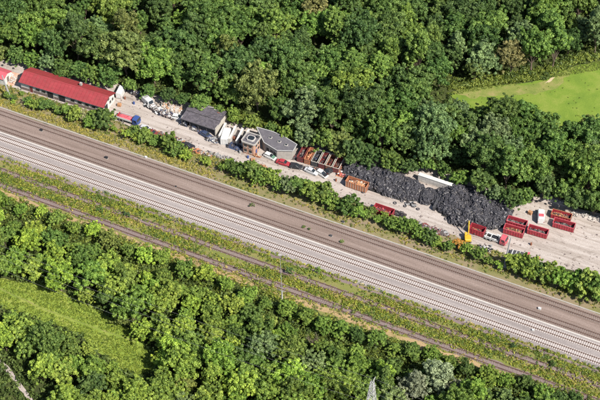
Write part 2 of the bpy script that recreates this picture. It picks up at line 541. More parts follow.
# ------------------------------------------------------------------ foliage meshes
def leaf_mesh(name, centers, radii, per, leaf, up=0.25, flat=1.0, seed=0):
    """leaf clumps: per leaves on the outside of each clump, as small four-sided leaves"""
    rs = np.random.RandomState(seed)
    centers = np.asarray(centers, float); radii = np.asarray(radii, float)
    k = len(centers); N = k * per
    d = rs.normal(size=(N, 3)); d[:, 2] += up
    d /= np.linalg.norm(d, axis=1)[:, None]
    rr = np.repeat(radii, per) * rs.uniform(0.55, 1.08, N)
    dd = d.copy(); dd[:, 2] *= flat
    pos = np.repeat(centers, per, axis=0) + dd * rr[:, None]
    nrm = d + rs.normal(size=(N, 3)) * 0.45
    nrm /= np.linalg.norm(nrm, axis=1)[:, None]
    a = np.cross(nrm, rs.normal(size=(N, 3)))
    a /= np.linalg.norm(a, axis=1)[:, None] + 1e-9
    b_ = np.cross(nrm, a)
    s = leaf * rs.uniform(0.65, 1.35, N)[:, None]
    v = np.stack([pos - a * s, pos - b_ * s * 0.62 + nrm * s * 0.12, pos + a * s, pos + b_ * s * 0.62 + nrm * s * 0.12], axis=1).reshape(-1, 3)
    me = bpy.data.meshes.new(name)
    me.vertices.add(N * 4); me.loops.add(N * 4); me.polygons.add(N)
    me.vertices.foreach_set('co', v.ravel())
    me.loops.foreach_set('vertex_index', np.arange(N * 4))
    me.polygons.foreach_set('loop_start', np.arange(N) * 4)
    me.polygons.foreach_set('loop_total', np.full(N, 4))
    tint = np.repeat(rs.uniform(0.15, 0.85, k), per) + rs.uniform(-.22, .22, N)
    at = me.attributes.new('tint', 'FLOAT', 'FACE')
    at.data.foreach_set('value', np.clip(tint, 0, 1))
    me.materials.append(MATS['leaves'])
    me.update(calc_edges=True)
    return me

def crown(name, R_, H0, H1, ncl, per, leaf, seed, shape='round'):
    rs = np.random.RandomState(seed)
    cs, rad = [], []
    ph = rs.uniform(0, 6.28, 4)
    hz = (H1 - H0) / 2; cz = (H1 + H0) / 2
    # several main limbs carry the crown: clumps gather round their ends, gaps stay between them
    nl = rs.randint(7, 13)
    limbs = []
    for i in range(nl):
        a = 2 * math.pi * (i + rs.uniform(-.3, .3)) / nl
        limbs.append((math.cos(a) * R_ * rs.uniform(.3, .78), math.sin(a) * R_ * rs.uniform(.3, .78), cz + hz * rs.uniform(-.45, .45)))
    limbs.append((rs.uniform(-.2, .2) * R_, rs.uniform(-.2, .2) * R_, cz + hz * 0.5))
    limbs.append((rs.uniform(-.3, .3) * R_, rs.uniform(-.3, .3) * R_, cz + hz * 0.25))
    for i in range(ncl):
        lx, ly, lz = limbs[rs.randint(len(limbs))]
        d = rs.normal(size=3); d /= np.linalg.norm(d)
        if d[2] < -0.35: d[2] *= -1
        q = R_ * (rs.uniform(.2, .46) if rs.rand() < .85 else rs.uniform(.46, .62))
        x, y, z = lx + d[0] * q, ly + d[1] * q, lz + d[2] * q * hz / R_ * 1.05
        if shape == 'tall':
            f = 1 - 0.75 * max(0, (z - H0) / (H1 - H0) - 0.35)
            x *= f; y *= f
        z = min(max(z, H0), H1)
        cs.append((x, y, z))
        rad.append(R_ * rs.uniform(.07, .165))
    return leaf_mesh(name, cs, rad, per, leaf, 0.35, 0.85, seed + 1), limbs

def trunk_mesh(name, H0, limbs, r, mat, seed):
    rs = random.Random(seed)
    mb = MB()
    k = Vector((rs.uniform(-.25, .25), rs.uniform(-.25, .25), H0 * 0.55))
    f = Vector((rs.uniform(-.35, .35), rs.uniform(-.35, .35), H0 + 0.4))
    mb.tube((0, 0, -0.15), k, r * 1.25, r * 0.9, 7)
    mb.tube(k, f, r * 0.9, r * 0.7, 7)
    for i, e in enumerate(limbs):
        e = Vector(e)
        mid = f.lerp(e, 0.5) + Vector((rs.uniform(-.3, .3), rs.uniform(-.3, .3), 0.35))
        st = k.lerp(f, rs.uniform(.45, 1.0))
        mb.tube(st, mid, r * 0.45, r * 0.28, 5)
        mb.tube(mid, e, r * 0.28, r * 0.10, 5)
    return mb.mesh(name, mat)

TREE = {}
def make_kind(key, n_, R_, H0, H1, ncl, per, leaf, r, mat='bark', shape='round', seed=100):
    TREE[key] = []
    for i in range(n_):
        s = seed + i * 17
        q = random.Random(s)
        k = q.uniform(.9, 1.12)
        cm, lb = crown('crown', R_ * k, H0, H1 * q.uniform(.93, 1.07), ncl, per, leaf, s, shape)
        TREE[key].append((trunk_mesh('trunk', H0, lb, r, mat, s), cm, R_ * k, H1))
make_kind('big', 6, 5.8, 2.6, 14.5, 300, 54, 0.28, 0.30, seed=100)
make_kind('tall', 4, 4.7, 3.0, 17.0, 260, 52, 0.275, 0.24, shape='tall', seed=300)
make_kind('small', 5, 4.1, 0.6, 8.5, 180, 54, 0.245, 0.18, seed=500)
make_kind('bush', 5, 2.5, 0.3, 4.9, 120, 46, 0.205, 0.10, seed=700)
make_kind('willow', 2, 4.6, 2.2, 12.0, 200, 60, 0.23, 0.30, mat='pale_bark', seed=900)
# narrow shape of the shrub
make_kind('shrub', 3, 1.1, 0.15, 1.9, 26, 30, 0.20, 0.05, seed=1100)

TONES = [('dark green', (0.065, 0.119, 0.040)), ('deep green', (0.081, 0.144, 0.043)), ('mid green', (0.106, 0.179, 0.048)),
         ('fresh green', (0.127, 0.214, 0.051)), ('yellowish green', (0.161, 0.240, 0.056)), ('greyish green', (0.118, 0.177, 0.088)),
         ('olive green', (0.127, 0.169, 0.056)), ('brownish green', (0.161, 0.172, 0.072)), ('lime green', (0.182, 0.283, 0.056)),
         ('silver green', (0.215, 0.245, 0.150))]
TN = dict(TONES)
def tone_pick(names, weights):
    return rnd.choices(names, weights)[0]

def plant(key, name, loc, s, tone, label=None, cat='tree', group=None, sz=None, mul=(1, 1, 1)):
    i = rnd.randrange(len(TREE[key]))
    tm, cm, rr, hh = TREE[key][i]
    t = thing(name, label, cat, loc, rnd.uniform(0, 6.283), group)
    sz = s * rnd.uniform(.9, 1.12) if sz is None else sz
    t.scale = (s * rnd.uniform(.88, 1.15), s * rnd.uniform(.88, 1.15), sz)
    link('trunk', tm, t)
    c = link('crown', cm, t)
    k = rnd.uniform(.85, 1.15)
    c.color = (*[min(1, x * k * m_ * rnd.uniform(.94, 1.06)) for x, m_ in zip(TN[tone], mul)], 1)
    return t

ORD = ['first', 'second', 'third', 'fourth', 'fifth', 'sixth', 'seventh', 'eighth', 'ninth', 'tenth', 'eleventh', 'twelfth', 'thirteenth', 'fourteenth', 'fifteenth', 'sixteenth', 'seventeenth', 'eighteenth', 'nineteenth', 'twentieth', 'twenty-first', 'twenty-second', 'twenty-third', 'twenty-fourth', 'twenty-fifth', 'twenty-sixth', 'twenty-seventh', 'twenty-eighth']
SIZEW = lambda s: 'small' if s < .88 else ('large' if s > 1.12 else 'medium')

# ------------------------------------------------------------------ woods
PLACED = []
def covers(x, y, hpx, wpx, polys):
    for poly in polys:
        for t in (0.12, 0.3, 0.5, 0.7, 0.85, 1.0):
            for sx in (-.9, -.45, 0, .45, .9):
                if in_poly(x + sx * wpx, y - t * hpx, poly): return True
    return False

NSEG = [(-40, 122, 'above the red-roofed hall'), (122, 245, 'above the dark-roofed shed'), (245, 345, 'above the grey flat roof'),
        (345, 432, 'above the left tyre heap'), (432, 515, 'above the big tyre heap'), (515, 700, 'above the red skips at right')]
def seg_of(x, segs):
    for a, b_, s in segs:
        if a <= x < b_: return s
    return segs[-1][2]

MEADOW_VIS = [(438, 95), (455, 86), (480, 83), (530, 82), (557, 74), (605, 61), (640, 55), (640, 128), (600, 120), (570, 111), (530, 102), (490, 99), (450, 98)]
cand = []
row = 0
while row < 16:
    x = -14 + (row % 2) * 12 + rnd.uniform(-3, 3)
    while x < 616:
        yy = interp(WOOD_N, x) + ((1.5 + 4.5 * (345 < x < 412 or 458 < x < 512)) if row == 0 else 1 - row * 14.5) + rnd.uniform(-4, 4) * (row > 0)
        if -6 < yy:
            cand.append((row, x, yy))
        x += rnd.uniform(19, 30) if row else rnd.uniform(14, 21)
    row += 1
rows = {}
for row, x, y in cand:
    if row == 0:
        key = 'small'; s = rnd.uniform(.7, 1.15) * (.75 if 112 < x < 300 or 410 < x < 460 else 1)
    else:
        key = rnd.choices(['big', 'tall', 'small'], [6, 3, 2])[0]; s = rnd.uniform(.68, 1.12) * (1.25 if key == 'small' else 1)
    hpx = TREE[key][0][3] * s * 2.36; wpx = TREE[key][0][2] * s / 0.3
    if covers(x, y, hpx, wpx, [MEADOW_VIS]):
        key = 'small'; s = 1.0
        hpx = 8.5 * s * 2.36; wpx = 3.8 * s / .3
        if covers(x, y, hpx, wpx * .7, [MEADOW_VIS]):
            continue
    if row == 0 and (y - hpx < 0): pass
    nm = ['dark green', 'deep green', 'mid green', 'fresh green', 'greyish green', 'olive green', 'yellowish green', 'brownish green']
    wt = [6, 8, 7, 3, 2, 1, .6, 0.3]
    if x < 130: wt = [3, 6, 7, 5, 1, 1, 1.5, 0.3]
    if x > 430: wt = [6, 8, 5, 1.5, 5, 1, 0.5, 0.3]
    if row == 0 and 215 < x < 300: wt = [0, 0, 1, 3, 0, 0, 3, 0]
    tn = tone_pick(nm, wt)
    rows.setdefault((row, seg_of(x, NSEG)), []).append((x, y, key, s, tn))
NTREE = 0
def label_rows(rows, wood, mul):
    global NTREE
    for (row, sg), lst in sorted(rows.items(), key=lambda q: q[0]):
        lst.sort()
        for i, (x, y, key, s, tn) in enumerate(lst):
            shp = {'big': 'broad', 'tall': 'slender', 'small': 'low', 'willow': 'spreading', 'bush': 'bushy'}[key]
            lab = f'{tn} {shp} tree, {ORD[i]} in {ORD[row]} row {sg}'
            plant(key, {'tall': 'slender_tree', 'small': 'low_tree'}.get(key, 'broadleaf_tree'), P(x, y), s, tn, lab, 'tree', wood, None, mul)
            NTREE += 1
label_rows(rows, 'trees of the upper wood', (1.09, 1.09, .90))

WOOD_S = [(-20, 190), (0, 197), (50, 212), (100, 232), (150, 252), (200, 272), (250, 292), (300, 312), (350, 329), (400, 345), (450, 360), (500, 376), (560, 393), (620, 412)]
SSEG = [(-40, 80, 'below the tracks at far left'), (80, 190, 'right of the clearing'), (190, 290, 'left of the tall mast'),
        (290, 365, 'right of the tall mast'), (365, 470, 'around the silver willow'), (470, 700, 'at the lower right corner')]
PATH_S = [(-8, 352), (8, 366.5), (38, 406), (33, 406), (4, 369), (-8, 358)]
CLEAR = [(-14, 279), (12, 283), (40, 287), (62, 296), (88, 308), (112, 322), (134, 338), (150, 354), (154, 366), (140, 370), (122, 365), (100, 348), (80, 333), (58, 323), (36, 315), (12, 308), (-14, 303)]
rows = {}
row = 0
willows = [(438, 392, 1.0), (412, 402, .85), (455, 408, .8)]
while row < 20:
    x = -14 + (row % 2) * 11 + rnd.uniform(-3, 3)
    while x < 616:
        if row < 2:
            key = 'small'; s = rnd.uniform(.5, .75) + .12 * row
        else:
            key = rnd.choices(['small', 'big', 'tall'], [5, 4, .7] if x > 170 else [8, 2, .2])[0]
            s = rnd.uniform(.65, 1.1) * (0.8 if key != 'small' else 1.05)
        hpx = TREE[key][0][3] * s * 2.36; wpx = TREE[key][0][2] * s / 0.3
        y = interp(WOOD_S, x) + (hpx * .85 if row < 1 else 20) + row * 13.5 + rnd.uniform(-4, 4)
        x0 = x
        x += rnd.uniform(19, 28) if row > 1 else rnd.uniform(15, 22)
        if y > 440: continue
        if any(abs(x0 - wx) < 15 and abs(y - wy) < 13 for wx, wy, _ in willows): continue
        if covers(x0, y, hpx, wpx, [CLEAR]):
            key = 'small'; s = .55; hpx = 8.5 * s * 2.36; wpx = 3.3 * s / .3
            if covers(x0, y, hpx, wpx * 1.1, [CLEAR]): continue
        if covers(x0, y, hpx, wpx, [[(-14, 345), (10, 362), (42, 400), (44, 410), (29, 410), (0, 373), (-14, 362)]]): continue
        if abs(x0 - 312) < 10 and 330 < y < 368: continue
        nm = ['dark green', 'deep green', 'mid green', 'fresh green', 'lime green', 'greyish green', 'yellowish green', 'olive green']
        wt = [1, 2, 5, 9, 5, 1, 4, .6] if x0 < 230 else [3, 5, 7, 6, 1.5, 2, 1.5, .6]
        rows.setdefault((row, seg_of(x0, SSEG)), []).append((x0, y, key, s, tone_pick(nm, wt)))
    row += 1
label_rows(rows, 'trees of the lower wood', (1.22, 1.17, .86))
for i, (x, y, s) in enumerate(willows):
    plant('willow', 'willow_tree', P(x, y), s, 'silver green', ['tallest silver-grey willow at the edge of the lower wood', 'lower silver-grey willow to the left of the tallest one', 'silver-grey willow at the picture bottom, right of the tallest one'][i], 'tree', 'silver willows')
    NTREE += 1

# bare dead tree in the lower wood
t = thing('dead_tree', 'bare leafless brown tree in a dark gap right of the mast', 'tree', P(312, 352))
mb = MB()
mb.tube((0, 0, 0), (0.1, 0, 5), .22, .15, 7)
q = random.Random(5)
br = []
for i in range(11):
    a = q.uniform(0, 6.28); z = q.uniform(2.5, 5)
    e = Vector((math.cos(a) * q.uniform(1.2, 2.6), math.sin(a) * q.uniform(1.2, 2.6), z + q.uniform(1.5, 4.5)))
    br.append((Vector((0.05, 0, z)), e))
mb.build('trunk', 'bark', t)
mb = MB()
for a, e in br:
    mb.tube(a, e, .09, .03, 5)
    for k in range(4):
        s_ = a.lerp(e, q.uniform(.4, .95))
        mb.tube(s_, s_ + Vector((q.uniform(-.9, .9), q.uniform(-.9, .9), q.uniform(.3, 1.3))), .035, .012, 4)
mb.build('branches', 'bark', t)

# ------------------------------------------------------------------ hedge row between yard and railway
HEDGE = [(-6, 99, .6, 2), (8, 101, .55, 3), (16, 101, .7, 2), (27, 104, .8, 1), (38, 108, .75, 2), (47, 111, .8, 2), (57, 114, .8, 1), (66, 117, .8, 2), (75, 120, .85, 1), (84, 119, 1.05, 9), (88, 127, .7, 2),
         (97, 124, 1.1, 1), (106, 127, 1.15, 2), (113, 134, .6, 8), (128, 139, .6, 8), (136, 139, .9, 3), (146, 143, .95, 2), (155, 146, 1.0, 3), (163, 150, .8, 4), (170, 150, 1.1, 1), (179, 156, .9, 2), (188, 160, .85, 8), (197, 163, .9, 4), (207, 167, .8, 8), (216, 170, .7, 4),
         (224, 172, 1.0, 1), (233, 174, 1.1, 2), (242, 177, 1.1, 1), (252, 180, 1.2, 1), (262, 184, 1.1, 2), (272, 186, 1.2, 1), (281, 190, 1.15, 2), (291, 194, 1.2, 5), (301, 196, 1.25, 2), (311, 199, 1.35, 1), (321, 202, 1.3, 2), (331, 207, 1.1, 3), (341, 209, 1.0, 5), (351, 213, 1.1, 2), (360, 217, .9, 1), (369, 220, .9, 2),
         (379, 224, .85, 1), (389, 227, .95, 2), (399, 231, .9, 3), (409, 234, 1.0, 2), (419, 238, 1.0, 1), (429, 243, .95, 2), (438, 247, .9, 2), (448, 250, .9, 3), (457, 248, .85, 7), (466, 256, .9, 2), (476, 260, .85, 2), (486, 264, .8, 3), (497, 268, .6, 8),
         (513, 270, 1.0, 1), (521, 274, 1.05, 2), (530, 275, 1.15, 4), (539, 280, 1.15, 2), (548, 282, 1.2, 4), (557, 286, 1.15, 1), (567, 288, 1.2, 4), (577, 292, 1.2, 2), (587, 297, 1.15, 1), (597, 299, 1.2, 2), (606, 303, 1.2, 1)]
HT = ['dark green', 'deep green', 'mid green', 'fresh green', 'yellowish green', 'greyish green', 'olive green', 'autumn orange', 'lime green', 'silver green']
HEDGE = sorted(HEDGE + [(x + 4.5, y + rnd.choice([-3.5, 3.0]), s * .62, rnd.choice([2, 3, 3, 4, 8])) for x, y, s, ti in HEDGE if not (107 < x < 130 or 486 < x < 508 or 448 < x < 470)])
TN['autumn orange'] = (0.34, 0.22, 0.05)
HSEG = [(-40, 60, 'below the hall, near the left edge'), (60, 125, 'below the hall, right half'), (125, 222, 'below the dark-roofed shed'), (222, 300, 'below the grey flat roof'),
        (300, 372, 'below the orange container'), (372, 445, 'below the dark red skip'), (445, 505, 'below the yellow excavator'), (505, 700, 'right of the concrete mast')]
cnt = {}
for x, y, s, ti in HEDGE:
    if 192 < x < 221 and rnd.random() < .6: continue
    s *= rnd.uniform(.68, 1.22) * (1.15 if x > 508 else 1); y += rnd.uniform(-2.2, 1.5); x += rnd.uniform(-2, 2)
    if ti in (1, 2, 3): ti = rnd.choice([1, 2, 2, 3, 3, 4])
    sg = seg_of(x, HSEG); i = cnt.get(sg, 0); cnt[sg] = i + 1
    tn = HT[ti]
    lab = f'{tn} {"tall" if s > 1.05 else "low" if s < .75 else "dense"} bush, {ORD[i]} in the hedge {sg}'
    plant('bush', 'hedge_bush', P(x, y), s, tn, lab, 'bush', 'bushes of the hedge between yard and railway', None, (1.14, 1.1, .9))

# small shrubs that grew up in the trackbed and by the mast
for i, (x, y, s, tn, lab) in enumerate([(252, 207, .6, 'olive green', 'small green shrub on the brown trackbed below the grey flat roof'),
        (342, 243, .55, 'yellowish green', 'small yellowish shrub alone on the brown trackbed near the middle'),
        (304, 228, .5, 'yellowish green', 'left of two tiny weeds in the brown trackbed, picture centre'),
        (309, 230, .4, 'olive green', 'right of two tiny weeds in the brown trackbed, picture centre'),
        (100, 213, .95, 'mid green', 'leafy shrub in the weed strip below the pale tracks, left part'),
        (127, 216, 1.0, 'deep green', 'larger dark shrub in the weed strip below the pale tracks, left part'),
        (318, 272, .8, 'yellowish green', 'yellowish shrub at the lower edge of the pale trackbed, right of the mast'),
        (290, 273, 1.0, 'deep green', 'dark shrub in the weed strip just right of the tall mast'),
        (512, 348, .9, 'deep green', 'dark green shrub in the weed strip near the signal post'),
        (552, 366, .9, 'mid green', 'green shrub in the weed strip right of the signal post')]):
    plant('shrub', 'small_shrub', P(x, y), s, tn, lab, 'shrub', 'lone shrubs along the railway')

# ------------------------------------------------------------------ ground cover (nobody could count it)
def cover(name, label, cat, pts, rad, per, leaf, color, seed, flat=0.8):
    me = leaf_mesh(name, pts, rad, per, leaf, 0.5, flat, seed)
    o = link(name, me)
    o.color = (*color, 1)
    return add_props(o, label, cat, None, 'stuff')

def noise2(u, v):
    return (math.sin(u * .21 + 1.3 * math.sin(v * .3)) + math.sin(u * .053 + v * .41 + 2) + math.sin(v * .8 + .9 * math.sin(u * .11))) / 3

wg, wy, wo = [], [], []
for _ in range(24000):
    u, v_ = rnd.uniform(-118, 118), rnd.uniform(16.6, 32.5)
    nz = noise2(u, v_)
    keep = 0.60 + .75 * nz
    if abs(v_ - 27.6) < 1.25: keep *= 0.14
    if abs(v_ - 22.1) < 1.0: keep *= 0.38
    if 17.2 < v_ < 18.4: keep *= 0.25
    if v_ > 29.2: keep *= 0.45 + .5 * noise2(u * .7 + 4, v_)
    if rnd.random() > keep: continue
    p = TR(u, v_, 0.05)
    z = rnd.random() + .35 * noise2(u * 1.7 + 9, v_ * 1.3)
    (wg if z > .68 else wy if z > .12 else wo).append((p, rnd.uniform(.2, .5) if rnd.random() < .82 else rnd.uniform(.5, 1.0)))
for lst, nm, lab, cat, colr, sd_ in ((wg, 'green_weeds', 'dark green low weeds scattered over the strip below the tracks', 'weeds', (.105, .165, .035), 1),
                                     (wy, 'yellow_green_weeds', 'yellowish green weeds scattered over the strip below the tracks', 'weeds', (.22, .255, .035), 2),
                                     (wo, 'dry_weeds', 'dry ochre weeds scattered over the strip below the tracks', 'weeds', (.33, .29, .085), 3)):
    cover(nm, lab, cat, [(p.x, p.y, p.z + r_ * .5) for p, r_ in lst], [r_ for p, r_ in lst], 15, 0.165, colr, sd_)
vg, vy = [], []
for _ in range(9000):
    u, v_ = rnd.uniform(-118, 118), rnd.uniform(-12.5, -2.7)
    k = .95 if u < -30 else .6
    if v_ > -4.5 and u > -20: k *= .4
    if rnd.random() > k * (.7 + .5 * noise2(u, v_ * 1.5)): continue
    (vy if (u < -30 and v_ > -5.5) or rnd.random() < .4 else vg).append((TR(u, v_, .05), rnd.uniform(.22, .5)))
cover('verge_grass', 'green grass tufts on the verge above the tracks', 'grass', [(p.x, p.y, p.z + r_ * .4) for p, r_ in vg], [r_ for p, r_ in vg], 18, .15, (.125, .165, .035), 4)
cover('dry_verge_grass', 'yellow dry grass tufts on the verge above the tracks', 'grass', [(p.x, p.y, p.z + r_ * .4) for p, r_ in vy], [r_ for p, r_ in vy], 18, .15, (.29, .27, .06), 5)
# clearing: rough meadow grass
TRAIL = [(-6, 286), (10, 294), (24, 300), (45, 310), (72, 320), (100, 330), (130, 340.2), (152, 348)]
cg = []
while len(cg) < 3000:
    x, y = rnd.uniform(-10, 160), rnd.uniform(278, 375)
    if in_poly(x, y, MEADOW_S):
        if abs(y - interp(TRAIL, x)) < 1.6: continue
        cg.append((P(x, y), rnd.uniform(.18, .45)))
cover('clearing_grass', 'rough yellow-green grass of the clearing at lower left', 'grass', [(p.x, p.y, r_ * .3) for p, r_ in cg], [r_ for p, r_ in cg], 14, .15, (.17, .235, .035), 6, .6)
mg = []
while len(mg) < 700:
    x, y = rnd.uniform(446, 610), rnd.uniform(58, 130)
    if in_poly(x, y, MEADOW_N) and rnd.random() < (1.0 if y < 96 - (x - 446) * .17 else .012):
        mg.append((P(x, y), rnd.uniform(.15, .4)))
cover('meadow_grass', 'short bright green grass of the meadow at upper right', 'grass', [(p.x, p.y, r_ * .2) for p, r_ in mg], [r_ for p, r_ in mg], 12, .14, (.15, .20, .04), 7, .4)
# undergrowth of both woods
ug = []
while len(ug) < 8000:
    x, y = rnd.uniform(-15, 615), rnd.uniform(-8, 425)
    if y < interp(WOOD_N, x) - 1:
        if in_poly(x, y, MEADOW_N): continue
    elif y > interp(WOOD_S, x) + 2:
        if in_poly(x, y, MEADOW_S) or in_poly(x, y, PATH_S): continue
    else:
        continue
    ug.append((P(x, y), rnd.uniform(.6, 1.5)))
cover('undergrowth', 'dark green undergrowth between the trees of both woods', 'undergrowth', [(p.x, p.y, r_ * .6) for p, r_ in ug], [r_ for p, r_ in ug], 20, .36, (.075, .115, .028), 8)
eg = []
for _ in range(2400):
    x = rnd.uniform(-5, 605); y = interp(WOOD_S, x) + rnd.uniform(-3, 30)
    eg.append((P(x, y), rnd.uniform(.4, 1.0)))
for _ in range(700):
    x = rnd.uniform(448, 612); y = interp([(446, 91), (500, 84), (530, 81), (547, 78), (557, 72), (575, 65), (605, 59), (640, 51)], x) - abs(rnd.gauss(0, 5))
    eg.append((P(x, y), rnd.uniform(.4, 1.0)))
for _ in range(500):
    x = rnd.uniform(205, 300); y = interp(WOOD_N, x) - rnd.uniform(-1, 9)
    eg.append((P(x, y), rnd.uniform(.5, 1.2)))
cover('edge_scrub', 'light green scrub along the edges of the woods', 'scrub', [(p.x, p.y, r_ * .6) for p, r_ in eg], [r_ for p, r_ in eg], 26, .24, (.14, .185, .035), 9)

# ------------------------------------------------------------------ buildings
def hall():
    """long white hall with a low red sheet-metal gable roof"""
    L, W, hw, rise = 27.6, 8.0, 3.1, 1.7
    e1 = P(103.2, 108.0, hw)                       # right end of the front eave
    e0 = P(18.8, 82.2, hw)
    ax = (e1 - e0); ax.z = 0; L = ax.length + .3; ax.normalize()
    rz = math.atan2(ax.y, ax.x)
    nb = Vector((-ax.y, ax.x, 0))
    c = (e0 + e1) / 2 + nb * (W / 2); c.z = 0
    t = thing('hall', 'long white hall with a red sheet-metal gable roof beside the hedge', 'building', c, rz)
    ov = 0.45
    # wall shell: gable-ended prism
    wl, ww = L / 2 - ov, W / 2 - ov
    hr = hw + rise * (1 - ov / (W / 2)) - .12
    prof = [(-ww, 0), (ww, 0), (ww, hw - .08), (0, hr), (-ww, hw - .08)]
    MB().loft([[(x, y, z) for y, z in prof] for x in (-wl, wl)]).build('wall', 'white_wall', t)
    MB().box((0, -ww - .03, .55), (2 * wl, .08, 1.1)).build('plinth', 'plinth', t)
    # roof panels, front and back slope
    n_ = 24
    pw = L / n_
    sl = math.atan2(rise, W / 2)
    ln = math.hypot(rise, W / 2)
    pan = MB().box((0, 0, 0), (pw - .03, ln, .05))
    for k in (-1, 1):
        pan.box((k * (pw / 2 - .05), 0, .05), (.07, ln, .06))
    pm = pan.mesh('roof_panel', 'red_roof')
    for sgn in (-1, 1):
        for i in range(n_):
            o = link('roof_panel', pm, t)
            o.location = (-L / 2 + pw * (i + .5), sgn * W / 4, hw + rise / 2 + .04)
            o.rotation_euler = (-sgn * sl, 0, 0)
    rc = MB()
    for sgn in (-1, 1):
        rc.box((0, sgn * .16, hw + rise + .07), (L + .1, .36, .04), rx=-sgn * sl)
    rc.build('ridge_cap', 'red_roof', t)
    g = MB().box((0, -W / 2 - .06, hw - .02), (L, .14, .12)); g.build('gutter', 'dark_metal', t)
    MB().box((0, W / 2 + .06, hw - .02), (L, .14, .12)).build('gutter', 'dark_metal', t)
    for x in (-L / 2, L / 2):
        vb = MB()
        for sgn in (-1, 1):
            vb.box((x, sgn * W / 4, hw + rise / 2 - .03), (.08, ln, .2), rx=-sgn * sl)
        vb.build('verge_board', 'maroon', t)
    # openings in the long front
    def opening(name, x, wd, h, z0, mat='dark_opening'):
        f = MB().box((x, -ww - .05, z0 + h / 2), (wd, .14, h)).build(name, mat, t)
        fr = MB()
        for s in (-1, 1):
            fr.box((x + s * (wd / 2 + .06), -ww - .09, z0 + h / 2), (.12, .1, h + .1))
        fr.box((x, -ww - .09, z0 + h + .08), (wd + .24, .1, .12))
        fr.build('frame', 'concrete', f)
        return f
    opening('gate', -4.2, 2.2, 2.9, 0)
    opening('gate', .1, 2.4, 2.9, 0)
    opening('door', -11.2, 1.1, 2.3, 0, 'maroon')
    for x in (-8.8, -6.6, 4.0, 6.6, 9.2, 11.6):
        opening('window', x, 1.3, .8, 1.5, 'glass')
    # right gable
    d = MB().box((wl + .03, -1.9, 1.25), (.1, 1.9, 2.5)).build('door', 'dark_opening', t)
    MB().box((wl + .09, -2.5, 1.2), (.05, .08, .3)).build('handle', 'steel', d)
    for y, z in ((.9, 1.7), (2.4, 1.7), (0, 3.6)):
        wd = MB().box((wl + .03, y, z), (.1, .9, .9)).build('window', 'glass', t)
        MB().box((wl + .05, y, z - .52), (.2, 1.1, .07)).build('sill', 'concrete', wd)
    MB().box((4.5, 1.5, hw + rise + .2), (.7, .7, 1.0)).build('chimney', 'concrete', t)
    return t
hall()

def lean_shed():
    # open-fronted dark shed of two roof levels
    c = P(204, 123.5); c.z = 0
    t = thing('open_shed', 'dark grey open-fronted shed with a two-level corrugated roof', 'building', c, T_ANG)
    L, D = 12.4, 4.0
    # upper (back) roof and lower (front) roof, each of separate sheets
    def sheets(y0, z0, y1, z1, n_, mat):
        ln = math.hypot(y1 - y0, z1 - z0); a = math.atan2(z1 - z0, y1 - y0)
        pw = L / n_
        mb = MB().box((0, 0, 0), (pw - .02, ln, .04))
        for k in range(4):
            mb.box((-pw / 2 + pw * (k + .5) / 4, 0, .03), (.06, ln, .05))
        me = mb.mesh('roof_sheet', mat)
        for i in range(n_):
            o = link('roof_sheet', me, t)
            o.location = (-L / 2 + pw * (i + .5), (y0 + y1) / 2, (z0 + z1) / 2 + rnd.uniform(-.015, .015))
            o.rotation_euler = (a, rnd.uniform(-.01, .01), rnd.uniform(-.012, .012))
    sheets(-.2, 3.6, 4.2, 4.1, 10, 'dark_roof')
    sheets(-3.9, 2.9, -.1, 3.35, 10, 'dark_roof')
    MB().box((0, 4.1, 1.95), (L - .3, .15, 3.9)).build('back_wall', 'dark_metal', t)
    MB().box((-L / 2 + .2, .2, 1.55), (.15, 7.6, 3.1)).build('side_wall', 'concrete', t)
    MB().box((L / 2 - .15, .2, 1.6), (.18, 7.8, 3.2)).build('side_wall', 'cream_paint', t)
    for x in (-6, -3, 0, 3, 6):
        MB().box((x * .98, -3.7, 1.42), (.18, .18, 2.84)).build('post', 'dark_metal', t)
    MB().box((0, -3.92, 2.78), (L, .1, .22)).build('fascia', 'dark_metal', t)
    for k in range(9):
        x, y = rnd.uniform(-5, 5), rnd.uniform(.3, 3.8)
        MB().box((x, y, 3.72 + .11 * y + .1), (rnd.uniform(.6, 2.4), .25, .1), rnd.uniform(-.3, .3)).build('loose_plank', rnd.choice(['rust', 'concrete', 'dark_metal']), t)
    return t
lean_shed()

